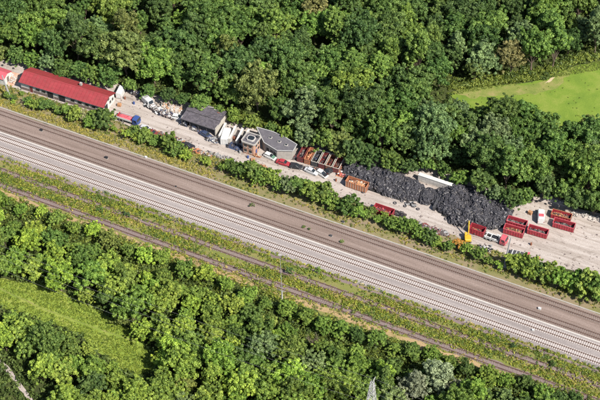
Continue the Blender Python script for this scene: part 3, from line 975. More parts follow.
def grey_building():
    # long flat-roofed building with an uneven front
    ps = [P(x, y, 4.0) for x, y in ((256.5, 127), (272.5, 131.5), (284, 136.5), (297, 144.5), (293, 151), (277, 150.5), (264, 142.5))]
    c = P(276, 148); c.z = 0
    t = thing('flat_roofed_building', 'low building with a wide grey flat roof behind parked cars', 'building', c, 0)
    loc = [(p.x - c.x, p.y - c.y) for p in ps]
    cx = sum(p[0] for p in loc) / 7; cy = sum(p[1] for p in loc) / 7
    ins = [(cx + (x - cx) * .95, cy + (y - cy) * .93) for x, y in loc]
    MB().prism(ins, 0, 3.8).build('wall', 'concrete', t)
    MB().prism(loc, 3.8, 4.0).build('roof', 'grey_roof', t)
    ed = MB()
    k = len(loc)
    for i in range(k):
        a, b_ = Vector((*loc[i], 4.04)), Vector((*loc[(i + 1) % k], 4.04))
        d = b_ - a
        ed.box((a + b_) / 2, (d.length, .22, .16), math.atan2(d.y, d.x))
    ed.build('roof_edge', 'light_grey', t)
    for (fx, fy) in ((.3, .45), (.55, .52), (.75, .6)):
        a = Vector((*loc[0], 0)).lerp(Vector((*loc[3], 0)), fx); b_ = Vector((*loc[6], 0)).lerp(Vector((*loc[4], 0)), fx)
        p = a.lerp(b_, fy)
        v = MB().box((p.x, p.y, 4.2), (1.0, .8, .3), T_ANG).build('roof_light', 'pale_concrete', t)
        MB().box((p.x, p.y, 4.37), (.8, .6, .05), T_ANG).build('pane', 'glass', v)
    # front openings
    a, b_ = Vector((*ins[6], 0)), Vector((*ins[5], 0))
    d = (b_ - a); nn = Vector((d.y, -d.x, 0)).normalized()
    for f in (.25, .55, .82):
        p = a.lerp(b_, f) + nn * .04
        MB().box((p.x, p.y, 1.3), (1.0, .12, 2.2), math.atan2(d.y, d.x)).build('door', 'dark_opening', t)
    return t
grey_building()

def round_kiosk():
    c = P(251.5, 150.5); c.z = 0
    t = thing('weighing_house', 'small two-storey brick house with a square grey roof and raised rim', 'building', c, T_ANG)
    def oct_(rx, ry, ch):
        return [(-rx + ch, -ry), (rx - ch, -ry), (rx, -ry + ch), (rx, ry - ch), (rx - ch, ry), (-rx + ch, ry), (-rx, ry - ch), (-rx, -ry + ch)]
    MB().prism(oct_(2.1, 2.0, .35), 0, 4.6).build('wall', 'brick_orange', t)
    MB().prism(oct_(2.4, 2.3, .5), 4.6, 4.85).build('roof', 'grey_roof', t)
    o_, i_ = oct_(2.55, 2.45, .55), oct_(2.2, 2.1, .4)
    rim = MB()
    for k in range(8):
        j = (k + 1) % 8
        for z0, z1 in ((4.7, 5.15),):
            vs = [(*o_[k], z0), (*o_[j], z0), (*i_[j], z0), (*i_[k], z0), (*o_[k], z1), (*o_[j], z1), (*i_[j], z1), (*i_[k], z1)]
            rim.add(vs, [(3, 2, 1, 0), (4, 5, 6, 7), (0, 1, 5, 4), (1, 2, 6, 5), (2, 3, 7, 6), (3, 0, 4, 7)])
    rim.build('parapet', 'concrete', t)
    s = MB().prism(oct_(1.3, 1.15, .5), 4.85, 5.35).build('roof_light', 'pale_concrete', t)
    MB().prism(oct_(1.05, .9, .4), 5.35, 5.4).build('pane', 'glass', s)
    MB().box((1.6, 1.4, 5.3), (.5, .5, .9)).build('chimney', 'dark_metal', t)
    for x, z in ((-1.0, 1.5), (.7, 1.5), (-1.0, 3.5), (.7, 3.5)):
        wd = MB().box((x, -2.02, z), (.9, .08, 1.1)).build('window', 'glass', t)
        MB().box((x, -2.08, z - .6), (1.1, .16, .08)).build('sill', 'pale_concrete', wd)
    for y, z in ((-.7, 3.5), (.7, 3.5), (.7, 1.5)):
        wd = MB().box((2.12, y, z), (.08, .8, 1.0)).build('window', 'glass', t)
        MB().box((2.18, y, z - .55), (.16, 1.0, .08)).build('sill', 'pale_concrete', wd)
    MB().box((2.12, -.8, 1.05), (.08, .9, 2.1)).build('door', 'blue_paint', t)
round_kiosk()

def edge_house():
    c = P(-2, 78); c.z = 0
    t = thing('outbuilding', 'small white outbuilding with a pinkish red roof cut by the left edge', 'building', c, T_ANG)
    prof = [(-2.2, 0), (2.2, 0), (2.2, 2.5), (0, 3.4), (-2.2, 2.5)]
    MB().loft([[(x, y, z) for y, z in prof] for x in (-4, 4)]).build('wall', 'white_wall', t)
    for s in (-1, 1):
        MB().box((0, s * 1.2, 3.05), (8.4, 2.75, .1), rx=-s * math.atan2(.9, 2.2)).build('roof_slope', 'pink_red_paint', t)
    for x in (-2, 0, 2):
        MB().box((x, -2.22, 1.3), (.9, .1, .9)).build('window', 'glass', t)
    MB().box((4.02, 0, 1.1), (.1, 1, 2.1)).build('door', 'plinth', t)
edge_house()

# ------------------------------------------------------------------ walls, bays
def wall_block(name, label, cat, p0, p1, h, th, mat, cap=None, blocks=True, group=None):
    d = p1 - p0; L = d.length
    t = thing(name, label, cat, (p0 + p1) / 2, math.atan2(d.y, d.x), group)
    n_ = max(2, int(L / 1.2))
    rows_ = max(1, int(round(h / .8)))
    bw, bh = L / n_, h / rows_
    me = MB().box((0, 0, 0), (bw - .03, th, bh - .02)).mesh('concrete_block', mat)
    for r_ in range(rows_):
        for i in range(n_):
            o = link('concrete_block', me, t)
            o.location = (-L / 2 + bw * (i + .5), rnd.uniform(-.03, .03), bh * (r_ + .5))
            o.rotation_euler = (0, 0, rnd.uniform(-.015, .015))
    if cap: MB().box((0, 0, h + .06), (L, th * 1.2, .1)).build('capping', cap, t)
    return t
BK = P(-0, 0)
def across(px, py, dpx, dpy, z=0):
    return P(px, py), P(px + dpx, py + dpy)
a, b_ = P(418.5, 179.5), P(453, 191)
wall_block('concrete_wall', 'long white concrete block wall between the two tyre heaps', 'wall', a, b_, 2.4, 1.1, 'pale_concrete', 'white_wall')
a, b_ = P(443, 191.5), P(433.5, 211)
wall_block('concrete_wall', 'dark short block wall holding the left end of the big tyre heap', 'wall', a, b_, 1.6, .7, 'dark_metal')
for i, (x, y) in enumerate(((219.5, 141), (229.5, 144), (236.5, 146.5), (242.5, 147.5))):
    a, b_ = P(x, y), P(x + 6.5, y - 13)
    wall_block('bay_wall', ['pale block wall against the right end of the dark shed', 'pale block wall right of the white container', 'third pale bay wall from the dark shed', 'pale block wall nearest the square brick house'][i], 'wall', a, b_, 2.2, .55, 'pale_concrete', 'white_wall', group='walls of the scrap bays')

# ------------------------------------------------------------------ heaps
def heap_fn(hw, hd, h, seed):
    q = random.Random(seed)
    ph = [q.uniform(0, 6.28) for _ in range(6)]
    def f(x, y):
        e = 1 - (abs(x) / hw) ** 2.6 - (abs(y) / hd) ** 2.6
        if e <= 0: return -0.05
        return h * (e ** .55) * (.78 + .17 * math.sin(x * .7 + ph[0]) + .15 * math.sin(y * 1.1 + ph[1] + x * .4) + .08 * math.sin(x * 1.9 + ph[2] + y))
    return f

def mound(f, hw, hd, nx, ny, q, amp):
    mb = MB()
    vs = [(x, y, max(0, f(x, y)) + (q.uniform(-amp, amp) if f(x, y) > .1 else -.02)) for j in range(ny + 1) for i in range(nx + 1)
          for x, y in [(-hw + 2 * hw * i / nx, -hd + 2 * hd * j / ny)]]
    mb.add(vs, [(j * (nx + 1) + i, j * (nx + 1) + i + 1, (j + 1) * (nx + 1) + i + 1, (j + 1) * (nx + 1) + i) for j in range(ny) for i in range(nx)])
    return mb

def tyre_heap(label, c, hw, hd, h, n_, seed, rz=None):
    q = random.Random(seed)
    t = thing('tyre_heap', label, 'tyre heap', c, T_ANG if rz is None else rz, 'heaps of old tyres')
    f = heap_fn(hw, hd, h, seed)
    mound(f, hw, hd, int(hw * 3), int(hd * 3), q, .12).build('core', 'rubber_wheel', t)
    # lay tyres one by one so that they do not sink into each other too evenly
    mb = MB()
    for _ in range(n_):
        x, y = q.uniform(-hw, hw), q.uniform(-hd, hd)
        z = f(x, y)
        if z < .05: continue
        dx = (f(x + .2, y) - f(x - .2, y)) / .4; dy = (f(x, y + .2) - f(x, y - .2)) / .4
        ax = Vector((-dx + q.gauss(0, .9), -dy + q.gauss(0, .9), 1))
        R_ = q.choice([.26, .3, .33, .36, .42, .5, .62])
        mb.torus((x, y, z + q.uniform(.05, .4)), R_, R_ * .38, ax, 10, 5)
    o = mb.build('tyres', 'rubber', t); o['kind'] = 'stuff'
    mb = MB()
    for _ in range(int(n_ / 16)):
        x, y = q.uniform(-hw, hw), q.uniform(-hd, hd); z = f(x, y)
        if z < .05: continue
        mb.torus((x, y, z + q.uniform(.25, .5)), .33, .12, (q.gauss(0, .5), q.gauss(0, .5), 1), 10, 5)
    o = mb.build('dusty_tyres', 'dusty_rubber', t); o['kind'] = 'stuff'
    return t
tyre_heap('long bluish-black tyre heap along the wood, right of the orange container', P(383, 182.5), 13.4, 5.0, 2.5, 1700, 1)
tyre_heap('biggest black tyre heap, behind the red skip and the yellow excavator', P(472, 207.5), 11.9, 7.2, 3.0, 2500, 2)
tyre_heap('small round tyre heap between the two large ones', P(427, 197.5), 2.0, 3.3, 1.6, 220, 3)
tyre_heap('low black tyre heap in front of the big heap, beside the excavator', P(457, 222), 2.6, 1.6, 1.1, 110, 4)

TY = MB().torus((0, 0, 0), .32, .12, (0, 0, 1), 14, 7).mesh('loose_tyre', 'rubber', True)
for i, (x, y, lab) in enumerate(((395, 203, 'loose tyre on the gravel just right of the dark red skip'), (402, 201, 'loose tyre on the gravel below the left tyre heap, middle'),
        (409, 203.5, 'loose tyre between the left heap and the small heap, upper one'), (413, 206, 'loose tyre between the left heap and the small heap, lower one'),
        (405, 206, 'loose tyre lying apart on the gravel below the left tyre heap'), (418, 209, 'loose tyre at the foot of the small round tyre heap'),
        (446, 219, 'loose tyre left of the low heap beside the excavator'), (363, 192, 'loose tyre at the right end of the orange container'),
        (216, 162.5, 'single dark tyre on the gravel below the pale bay walls'), (252, 167.5, 'single dark tyre at the hedge below the square brick house'))):
    o = link('loose_tyre', TY)
    o.location = P(x, y, .17); o.scale = (1.25, 1.25, 1.25); o.rotation_euler = (rnd.uniform(-.1, .1), rnd.uniform(-.1, .1), 0)
    add_props(o, lab, 'tyre', 'loose tyres on the yard')

def scrap_heap(label, c, hw, hd, h, seed, mats, n_=70, size=1.0, rz=None, cat='scrap heap', group='scrap heaps'):
    q = random.Random(seed)
    t = thing('scrap_heap', label, cat, c, T_ANG if rz is None else rz, group)
    f = heap_fn(hw, hd, h, seed)
    mound(f, hw, hd, max(6, int(hw * 3)), max(6, int(hd * 3)), q, .1).build('base', mats[0], t)
    per = max(1, n_ // len(mats))
    for m_ in mats:
        mb = MB()
        for _ in range(per):
            x, y = q.uniform(-hw, hw) * .92, q.uniform(-hd, hd) * .92
            z = max(0.05, f(x, y))
            k = q.random()
            if k < .55:
                mb.box((x, y, z + .1), (q.uniform(.3, 1.3) * size, q.uniform(.2, .8) * size, q.uniform(.08, .5) * size), q.uniform(0, 6.3), q.gauss(0, .5), q.gauss(0, .4))
            elif k < .85:
                d = Vector((q.gauss(0, 1), q.gauss(0, 1), q.gauss(0, .35))).normalized() * q.uniform(.6, 1.6) * size
                mb.tube(Vector((x, y, z + .15)) - d / 2, Vector((x, y, z + .15)) + d / 2, q.uniform(.05, .14), None, 6)
            else:
                mb.torus((x, y, z + .15), .32, .11, (q.gauss(0, .5), q.gauss(0, .5), 1), 9, 5)
        o = mb.build('pieces', m_, t); o['kind'] = 'stuff'
    return t
S_ = ['scrap_dark', 'scrap_mixed', 'steel', 'rust', 'black_paint']
scrap_heap('dark scrap heap along the trees, right of the white van', P(138, 94.5), 3.6, 1.3, 1.4, 11, ['scrap_dark', 'tarp_blue', 'black_paint', 'steel'], 70, rz=T_ANG - .25)
scrap_heap('mixed scrap heap with pale pieces, left of the dark shed', P(154, 108), 3.6, 1.5, 1.3, 12, ['scrap_dark', 'light_grey', 'scrap_mixed', 'white_paint', 'black_paint'], 80, rz=T_ANG - .3)
scrap_heap('scrap heap right beside the left end of the dark shed', P(168, 115.5), 3.0, 1.3, 1.1, 13, ['scrap_dark', 'tarp_blue', 'white_paint', 'scrap_mixed'], 60)
scrap_heap('pale rubble heap under the trees behind the scrap, left of the shed', P(172, 109), 4.2, 1.6, 1.0, 14, ['rubble', 'pale_concrete', 'wood_scrap'], 80, .9)
scrap_heap('bluish scrap heap under the front roof edge of the dark shed', P(212, 140), 2.2, 1.0, 1.0, 15, ['tarp_blue', 'steel', 'light_grey', 'scrap_dark'], 40)
scrap_heap('dark scrap in the bay right of the white container', P(236.5, 139.5), .8, 2.0, 1.2, 16, ['rust', 'scrap_dark', 'maroon'], 36, rz=T_ANG + 1.5)
scrap_heap('dark scrap in the last bay beside the square brick house', P(243, 141.5), .8, 1.8, 1.1, 17, ['scrap_dark', 'tarp_blue', 'maroon'], 36, rz=T_ANG + 1.5)
scrap_heap('long low row of rusty scrap along the hedge below the shed', P(168, 137.5), 6.5, .75, .8, 18, ['scrap_dark', 'rust', 'steel', 'wood_scrap'], 90, rz=T_ANG)
scrap_heap('low dark scrap row along the hedge, left of the excavator', P(434, 230.5), 5.0, 1.0, .9, 19, ['scrap_dark', 'steel', 'maroon', 'scrap_mixed'], 90)
scrap_heap('orange and white scrap heap between skip row and orange container', P(343, 175), 1.9, 1.3, 1.1, 20, ['orange_paint', 'white_paint', 'rust', 'pink_red_paint'], 44)
scrap_heap('grey scrap row in front of the hedge below the bay walls', P(222, 157.5), 5.2, .7, .6, 21, ['steel', 'concrete', 'scrap_mixed', 'scrap_dark'], 70)
scrap_heap('brown scrap by the hedge below the flat-roofed building', P(263, 168.5), 2.4, .6, .6, 22, ['rust', 'wood_scrap', 'scrap_dark'], 36)
scrap_heap('scattered black and pale scrap left of the red lorry, near the hedge', P(485, 249), 1.9, .8, .6, 23, ['black_paint', 'white_paint', 'scrap_mixed'], 24)
scrap_heap('black scrap on the gravel at the foot of the left tyre heap', P(411, 204.5), 1.8, .7, .6, 24, ['black_paint', 'scrap_dark', 'steel'], 26)
scrap_heap('orange scrap heap in front of the hedge below the dark shed', P(196, 151.5), 2.0, .7, .9, 25, ['orange_paint', 'wood_scrap', 'scrap_dark'], 36)
scrap_heap('reddish rubble at the left end of the hall', P(13, 80), 1.8, 1.4, .7, 26, ['rubble', 'brick_orange', 'pale_concrete'], 60)
scrap_heap('white and red building debris beside the small outbuilding', P(7, 75), 2.0, 1.0, .9, 27, ['white_paint', 'pink_red_paint', 'light_grey'], 50)
for i, (x, y, hw) in enumerate(((556, 201.5, 4.5), (583, 216.5, 4.0), (600, 221, 3.5))):
    scrap_heap(['pale rubble along the trees above the paired red skips', 'pale rubble along the trees at right, middle of three', 'pale rubble along the trees at the right picture edge'][i], P(x, y), hw, .9, .7, 30 + i, ['rubble', 'pale_concrete', 'concrete'], 60, .8)

for i, (x, y, hw, hd, h, rz_, mats, lab) in enumerate((
        (131, 91.5, 2.6, .9, 1.2, -.1, ['black_paint', 'tarp_blue', 'scrap_dark'], 'black scrap under the trees, first right of the white van'),
        (146, 100.5, 1.6, 1.4, 1.2, 0, ['scrap_dark', 'black_paint', 'steel'], 'black scrap beside the light grey van, behind it'),
        (159, 112.5, 2.2, .9, .9, 0, ['black_paint', 'scrap_dark', 'white_paint'], 'black and white scrap in front of the mixed heap'),
        (184, 124, 1.6, 1.0, 1.0, 0, ['black_paint', 'tarp_blue', 'steel'], 'dark scrap under the left front corner of the dark shed'),
        (196, 130, 1.8, .8, .8, 0, ['scrap_dark', 'light_grey', 'tarp_blue'], 'dark scrap under the front roof edge, middle of the shed'),
        (234, 147, 2.4, 1.2, .9, 0, ['tarp_blue', 'black_paint', 'scrap_dark'], 'dark scrap spilling out in front of the bay walls'),
        (257, 156, 1.4, .6, .7, 0, ['rust', 'wood_scrap', 'cream_paint'], 'rusty scrap at the foot of the square brick house'),
        (289, 157, 2.6, .8, 1.0, .1, ['scrap_dark', 'maroon', 'white_paint'], 'dark and white scrap against the flat-roofed building'),
        (304, 168.5, 2.0, .8, .8, 0, ['black_paint', 'scrap_dark', 'steel'], 'black scrap in front of the orange skip of the row'),
        (318, 171, 2.4, .7, .8, 0, ['scrap_dark', 'black_paint', 'rust'], 'dark scrap between the grey car and the skip row'),
        (338, 168, 1.2, 1.6, 1.0, 0, ['rust', 'orange_paint', 'scrap_dark'], 'rusty scrap at the right end of the skip row'),
        (352, 171, 2.0, .9, .9, 0, ['pink_red_paint', 'orange_paint', 'scrap_mixed'], 'reddish scrap behind the orange container'),
        (399, 214.5, 2.2, .9, .7, 0, ['black_paint', 'scrap_dark'], 'black scrap row right of the dark red skip'),
        (420, 225, 2.4, .7, .6, 0, ['scrap_dark', 'steel', 'rust'], 'dark scrap row along the hedge below the small tyre heap'),
        (453, 218.5, 1.6, 1.0, 1.1, 0, ['black_paint', 'white_paint', 'steel'], 'black and white scrap at the foot of the big tyre heap'),
        (157, 133, 3.0, .6, .6, 0, ['black_paint', 'maroon', 'scrap_dark'], 'dark scrap line on the gravel behind the maroon car'),
        (176, 140.5, 3.4, .6, .7, 0, ['black_paint', 'scrap_dark', 'white_paint'], 'black and white scrap line on the gravel left of the black car'),
        (206, 154.5, 2.2, .6, .6, 0, ['scrap_mixed', 'light_grey', 'wood_scrap'], 'pale scrap right of the orange scrap at the hedge'))):
    scrap_heap(lab, P(x, y), hw, hd, h, 60 + i, mats, 16 + int(hw * hd * 9), .8, T_ANG + rz_)
DR = MB().tube((0, 0, 0), (0, 0, .88), .29, None, 12).torus((0, 0, .3), .29, .02, (0, 0, 1), 12, 4).torus((0, 0, .6), .29, .02, (0, 0, 1), 12, 4)
DRM = {m_: DR.mesh('oil_drum', m_) for m_ in ('blue_paint', 'rust', 'steel')}
for x, y, m_, lab in ((134, 104, 'blue_paint', 'blue oil drum on the gravel right of the hall'), (125, 99, 'rust', 'rusty oil drum near the white van'), (240, 153, 'steel', 'grey oil drum in front of the square brick house'),
                      (248, 158, 'blue_paint', 'blue oil drum on the gravel below the square brick house'), (336, 181, 'rust', 'rusty oil drum left of the orange container'), (491, 247, 'steel', 'grey oil drum below the hook lorry'), (531, 245, 'rust', 'rusty oil drum on the open gravel below the single red skip')):
    o = link('oil_drum', DRM[m_]); o.location = P(x, y, .012)
    add_props(o, lab, 'drum', 'oil drums in the yard')
def pallets(label, px, py, k, rz):
    t = thing('pallet_stack', label, 'pallets', P(px, py), T_ANG + rz, 'pallet stacks')
    me = MB()
    for q in range(5):
        me.box((0, -.4 + q * .2, .13), (1.2, .14, .025))
    for q in (-.5, 0, .5):
        me.box((q, 0, .06), (.1, .8, .1))
    me = me.mesh('pallet', 'wood_scrap')
    for q in range(k):
        o = link('pallet', me, t); o.location = (rnd.uniform(-.04, .04), rnd.uniform(-.04, .04), q * .145); o.rotation_euler = (0, 0, rnd.uniform(-.08, .08))
pallets('pallet stack on the gravel by the right gable of the hall', 119.5, 106, 7, .2)
pallets('pallet stack beside the blue drum below the square brick house', 253, 160.5, 5, .5)
pallets('pallet stack near the trees left of the white and lilac van', 530, 214, 8, -.2)
pallets('low pallet stack right of the flatbed trailer', 538, 259, 4, .3)

lt = MB()
_q = random.Random(77)
for _ in range(900):
    x = _q.uniform(112, 600); top = interp(WOOD_N, x); bot = interp(YARD_LO, x)
    f_ = _q.random(); f_ = f_ * f_ * .5 if _q.random() < .6 else 1 - f_ * f_ * .35
    p = P(x, top + (bot - top) * f_, .06); z_ = _q.uniform(.15, .55)
    lt.box(p, (z_, z_ * _q.uniform(.3, .9), _q.uniform(.06, .25)), _q.uniform(0, 6.3), _q.gauss(0, .2), _q.gauss(0, .2))
add_props(lt.build('litter', 'scrap_mixed'), 'small dark and rusty litter strewn over the yard gravel', 'litter', None, 'stuff')
# ------------------------------------------------------------------ skips and containers
def skip(label, px, py, L=6.4, W=2.35, H=1.6, mat='red_paint', rz=0.0, load=None, load_h=.9, rim=None, rib='red_paint', name='skip', group='roll-off skips in the yard', cat='skip'):
    c = P(px, py)
    t = thing(name, label, cat, c, T_ANG + rz, group)
    b0 = .22
    bd = MB()
    bd.box((0, 0, b0 + .05), (L, W, .1))
    for s in (-1, 1):
        bd.box((0, s * (W / 2 - .04), b0 + .1 + H / 2), (L - .12, .08, H))
    bd.build('body', mat, t)
    MB().box((-L / 2 + .04, 0, b0 + .1 + H / 2), (.08, W, H)).build('front_wall', mat, t)
    d = MB().box((L / 2 - .04, 0, b0 + .1 + H / 2), (.08, W - .1, H - .06)).build('rear_door', mat, t)
    hb = MB()
    for z in (.35, .75):
        hb.box((L / 2 + .03, 0, b0 + .1 + H * z), (.06, W * .9, .08))
    hb.build('hinge', 'dark_metal', d)
    n_ = int(L / .8)
    rm = MB().box((0, 0, 0), (.1, .08, H - .1)).mesh('rib', rib)
    for i in range(n_ + 1):
        for s in (-1, 1):
            o = link('rib', rm, t)
            o.location = (-L / 2 + .2 + (L - .4) * i / n_, s * (W / 2 + .035), b0 + .1 + H / 2)
    rl = MB()
    for s in (-1, 1):
        rl.box((0, s * (W / 2 - .03), b0 + .12 + H), (L, .16, .12))
    for s in (-1, 1):
        rl.box((s * (L / 2 - .05), 0, b0 + .125 + H), (.14, W - .2, .12))
    rl.build('top_rail', rim or mat, t)
    MB().box((0, .55, .12), (L, .18, .2)).box((0, -.55, .12), (L, .18, .2)).build('skid', 'dark_metal', t)
    hk = MB().tube((-L / 2 - .22, -.25, b0 + H * .8), (-L / 2 - .22, .25, b0 + H * .8), .05)
    for s in (-1, 1):
        hk.tube((-L / 2 - .22, s * .25, b0 + H * .8), (-L / 2, s * .25, b0 + H * .7), .05)
    hk.build('hook_bar', 'dark_metal', t)
    for s in (-1, 1):
        MB().tube((L / 2 - .4, s * .9, .14), (L / 2 - .4, s * 1.1, .14), .14, None, 10).build('roller', 'dark_metal', t)
    if load:
        lm, lab = load
        q = random.Random(int(px * 7 + py))
        f = heap_fn(L / 2 - .12, W / 2 - .12, load_h, int(px))
        mb = mound(f, L / 2 - .12, W / 2 - .12, 16, 8, q, .07)
        lo = thing('skip_load', lab, 'load', c + Vector((0, 0, b0 + .14)), T_ANG + rz, 'loads in the skips')
        mb.build('fill', lm[0], lo)
        for m_ in lm:
            mb = MB()
            for _ in range(14):
                x, y = q.uniform(-.85, .85) * L / 2, q.uniform(-.8, .8) * W / 2
                mb.box((x, y, max(.1, f(x, y)) + .05), (q.uniform(.3, 1.0), q.uniform(.15, .5), q.uniform(.08, .3)), q.uniform(0, 6.3), q.gauss(0, .35), q.gauss(0, .3))
            o = mb.build('pieces', m_, lo); o['kind'] = 'stuff'
    return t
DK = ['scrap_dark', 'black_paint', 'scrap_mixed']
skip('dark red open skip alone at the hedge, below the left tyre heap', 383.5, 213.5, 6.2, 2.4, 1.7, 'red_paint', 0, (['maroon', 'scrap_dark', 'pink_red_paint'], 'reddish scrap in the dark red skip at the hedge'), 1.3)
skip('red skip between the yellow excavator and the white-bodied lorry', 477, 233, 4.6, 2.4, 1.9, 'red_paint', 0, (['scrap_dark', 'maroon', 'orange_paint'], 'mixed scrap in the red skip beside the excavator'), 1.0)
skip('upper one of the two red skips standing tight side by side', 516.5, 225.5, 6.0, 2.4, 1.7, 'red_paint', .06, (DK, 'dark scrap in the upper of the two paired red skips'), .8, 'pink_red_paint')
skip('lower one of the two red skips standing tight side by side', 513.5, 233.5, 6.0, 2.4, 1.7, 'red_paint', .06, (['rust', 'scrap_dark', 'wood_scrap'], 'rusty scrap in the lower of the two paired red skips'), 1.0, 'pink_red_paint', 'pink_red_paint')
skip('red open skip alone on the gravel, right of the tight pair', 537.5, 234, 6.0, 2.4, 1.6, 'red_paint', .06, (DK, 'dark scrap in the single red skip right of the pair'), .8, 'pink_red_paint', 'pink_red_paint')
skip('upper rear skip near the trees, rusty orange rim, at right', 561, 218, 6.0, 2.4, 1.4, 'red_paint', .08, (['rust', 'wood_scrap', 'scrap_dark'], 'rusty scrap in the rear skip near the trees at right'), .9, 'orange_paint')
skip('red open skip rightmost of all, in front of the rusty rimmed one', 563.5, 227.5, 6.4, 2.4, 1.6, 'red_paint', .06, (DK, 'dark scrap in the rightmost red skip'), .7, 'pink_red_paint', 'pink_red_paint')
skip('orange open container in front of the left tyre heap', 357, 187.5, 6.8, 2.5, 2.1, 'orange_paint', 0, (['wood_scrap', 'orange_paint', 'cream_paint'], 'heap of brown timber scrap in the orange container'), 2.0, 'orange_paint', 'cream_paint')
# row standing with their ends to the yard
cols = [('maroon', DK, 'dark maroon skip, leftmost of the row beside the flat-roofed building', 'dark scrap in the leftmost skip of the row'),
        ('orange_paint', ['orange_paint', 'rust', 'wood_scrap'], 'orange skip, second in the row beside the flat-roofed building', 'orange scrap filling the second skip of the row'),
        ('dark_metal', ['black_paint', 'tarp_blue', 'scrap_dark'], 'pale-rimmed black skip with black load, third in the row', 'black scrap in the third skip of the row'),
        ('maroon', ['maroon', 'scrap_dark', 'black_paint'], 'pale-rimmed maroon skip with maroon load, fourth in the row', 'maroon scrap in the fourth skip of the row'),
        ('rust', ['rust', 'black_paint', 'maroon'], 'pale-rimmed rusty skip with rusty load, fifth in the row', 'rusty scrap in the fifth skip of the row'),
        ('maroon', ['scrap_dark', 'rust', 'maroon'], 'pale-rimmed maroon skip with brown load, last in the row beside the tyre heap', 'brown scrap in the last skip of the row')]
for i, (mt, ld, lab, ll) in enumerate(cols):
    skip(lab, 303 + i * 7.1, 156.5 + i * 2.1, 5.6, 2.0, 1.7, mt, math.pi / 2 + .09 - math.pi, (ld, ll), 1.5 if i == 1 else .9, mt if i < 2 else 'cream_paint', mt if i < 2 else 'cream_paint', group='row of skips standing end-on to the yard')
# closed white container
def container(label, px, py, L, W, H, mat, rz):
    t = thing('shipping_container', label, 'container', P(px, py), T_ANG + rz)
    MB().box((0, 0, H / 2 + .1), (L, W, H)).build('body', mat, t)
    MB().box((0, 0, H + .13), (L + .04, W + .04, .06)).build('roof', mat, t)
    for s in (-1, 1):
        for q_ in (-1, 1):
            MB().box((s * (L / 2 - .05), q_ * (W / 2 - .05), H / 2 + .1), (.2, .2, H + .2)).build('corner_post', 'steel', t)
    for y in (-W / 4, W / 4):
        d = MB().box((L / 2 + .03, y, H / 2 + .1), (.05, W / 2 - .08, H - .15)).build('door', mat, t)
        MB().tube((L / 2 + .08, y, .3), (L / 2 + .08, y, H - .1), .025).build('lock_bar', 'steel', d)
    rb = MB()
    k = int(L / .35)
    for i in range(k):
        for s in (-1, 1):
            rb.box((-L / 2 + .3 + (L - .6) * i / (k - 1), s * (W / 2 + .015), H / 2 + .1), (.14, .04, H - .3))
    rb.build('corrugation', mat, t)
container('white container between the dark shed and the scrap bays', 226, 139.5, 5.2, 2.3, 2.4, 'white_paint', math.pi / 2 + .28 - math.pi)

# ------------------------------------------------------------------ vehicles
def ring(x, hw, z0, z1, r=.12):
    return [(x, -hw, z0), (x, hw, z0), (x, hw, z1 - r), (x, hw - r, z1), (x, -hw + r, z1), (x, -hw, z1 - r)]
WHEEL = {}
def wheel(t, x, y, r, w_=.24):
    k = (round(r, 3), round(w_, 3))
    if k not in WHEEL:
        WHEEL[k] = (MB().tube((0, -w_ / 2, 0), (0, w_ / 2, 0), r, None, 14).mesh('wheel', 'rubber_wheel'),
                    MB().tube((0, -w_ / 2 - .015, 0), (0, w_ / 2 + .015, 0), r * .58, None, 10).mesh('rim', 'steel'))
    o = link('wheel', WHEEL[k][0], t); o.location = (x, y, r)
    link('rim', WHEEL[k][1], o)

def car(label, px, py, mat, rz=0.0, style='hatch', bonnet=None):
    c = P(px, py)
    t = thing('parked_car', label, 'car', c, T_ANG + rz, 'cars parked in the yard')
    L = 4.2 if style == 'hatch' else 4.6
    h = L / 2
    secs = [(-h, .70, .45, .80), (-h + .12, .80, .28, .92), (-h + .9, .86, .22, .98), (0, .88, .2, .96), (h - 1.3, .87, .2, .93), (h - .5, .84, .22, .82), (h - .1, .76, .3, .66), (h, .68, .38, .58)]
    MB().loft([ring(x, w_, a, b_) for x, w_, a, b_ in secs]).build('body', mat, t, False)
    rx = -h + .12 if style == 'hatch' else -h + .75
    cab = [(rx, .74, .93), (rx + .45, .66, 1.42), (h - 2.05, .66, 1.45), (h - 1.25, .76, .93)]
    g = MB().loft([[(x - (.0), -w_, .92), (x, w_, .92), (x, w_ - .0, z), (x, -w_, z)] for x, w_, z in cab]).build('window_glass', 'glass', t)
    MB().loft([[(x, -w_, z0), (x, w_, z0), (x, w_ - .06, z0 + .06), (x, -w_ + .06, z0 + .06)] for x, w_, z0 in ((rx + .42, .67, 1.42), (rx + .9, .68, 1.44), (h - 2.2, .68, 1.45), (h - 1.98, .66, 1.42))]).build('roof', mat, t)
    for s in (-1, 1):
        pl = MB()
        pl.tube((rx + .03, s * .73, .95), (rx + .45, s * .66, 1.44), .045, None, 5)
        pl.tube((h - 1.25, s * .75, .95), (h - 2.03, s * .66, 1.45), .045, None, 5)
        pl.tube((rx + 1.5, s * .75, .95), (rx + 1.5, s * .67, 1.45), .04, None, 5)
        pl.build('pillar', mat, t)
        for x in (-h + .8, h - .85):
            wheel(t, x, s * .76, .31, .2)
        MB().box((h - .07, s * .55, .58), (.1, .3, .12)).build('headlight', 'lamp_lens', t)
        MB().box((-h + .03, s * .58, .74), (.1, .22, .16)).build('taillight', 'tail_lens', t)
    if bonnet:
        MB().box((h - .75, 0, .93), (1.0, 1.4, .03), ry=.1).build('bonnet', bonnet, t)
    return t
car('silver car nose to the hedge below the dark scrap, left of the rusty row', 146, 130, 'silver_paint', .05)
car('maroon car at the hedge just right of the red lorry', 152, 134, 'maroon', -.05, 'saloon')
car('black car at the hedge beside the orange scrap', 188, 147, 'black_paint', .1, 'saloon')
car('white car with green bonnet in front of the flat-roofed building', 270, 157.5, 'white_paint', -.15, 'hatch', 'green_paint')
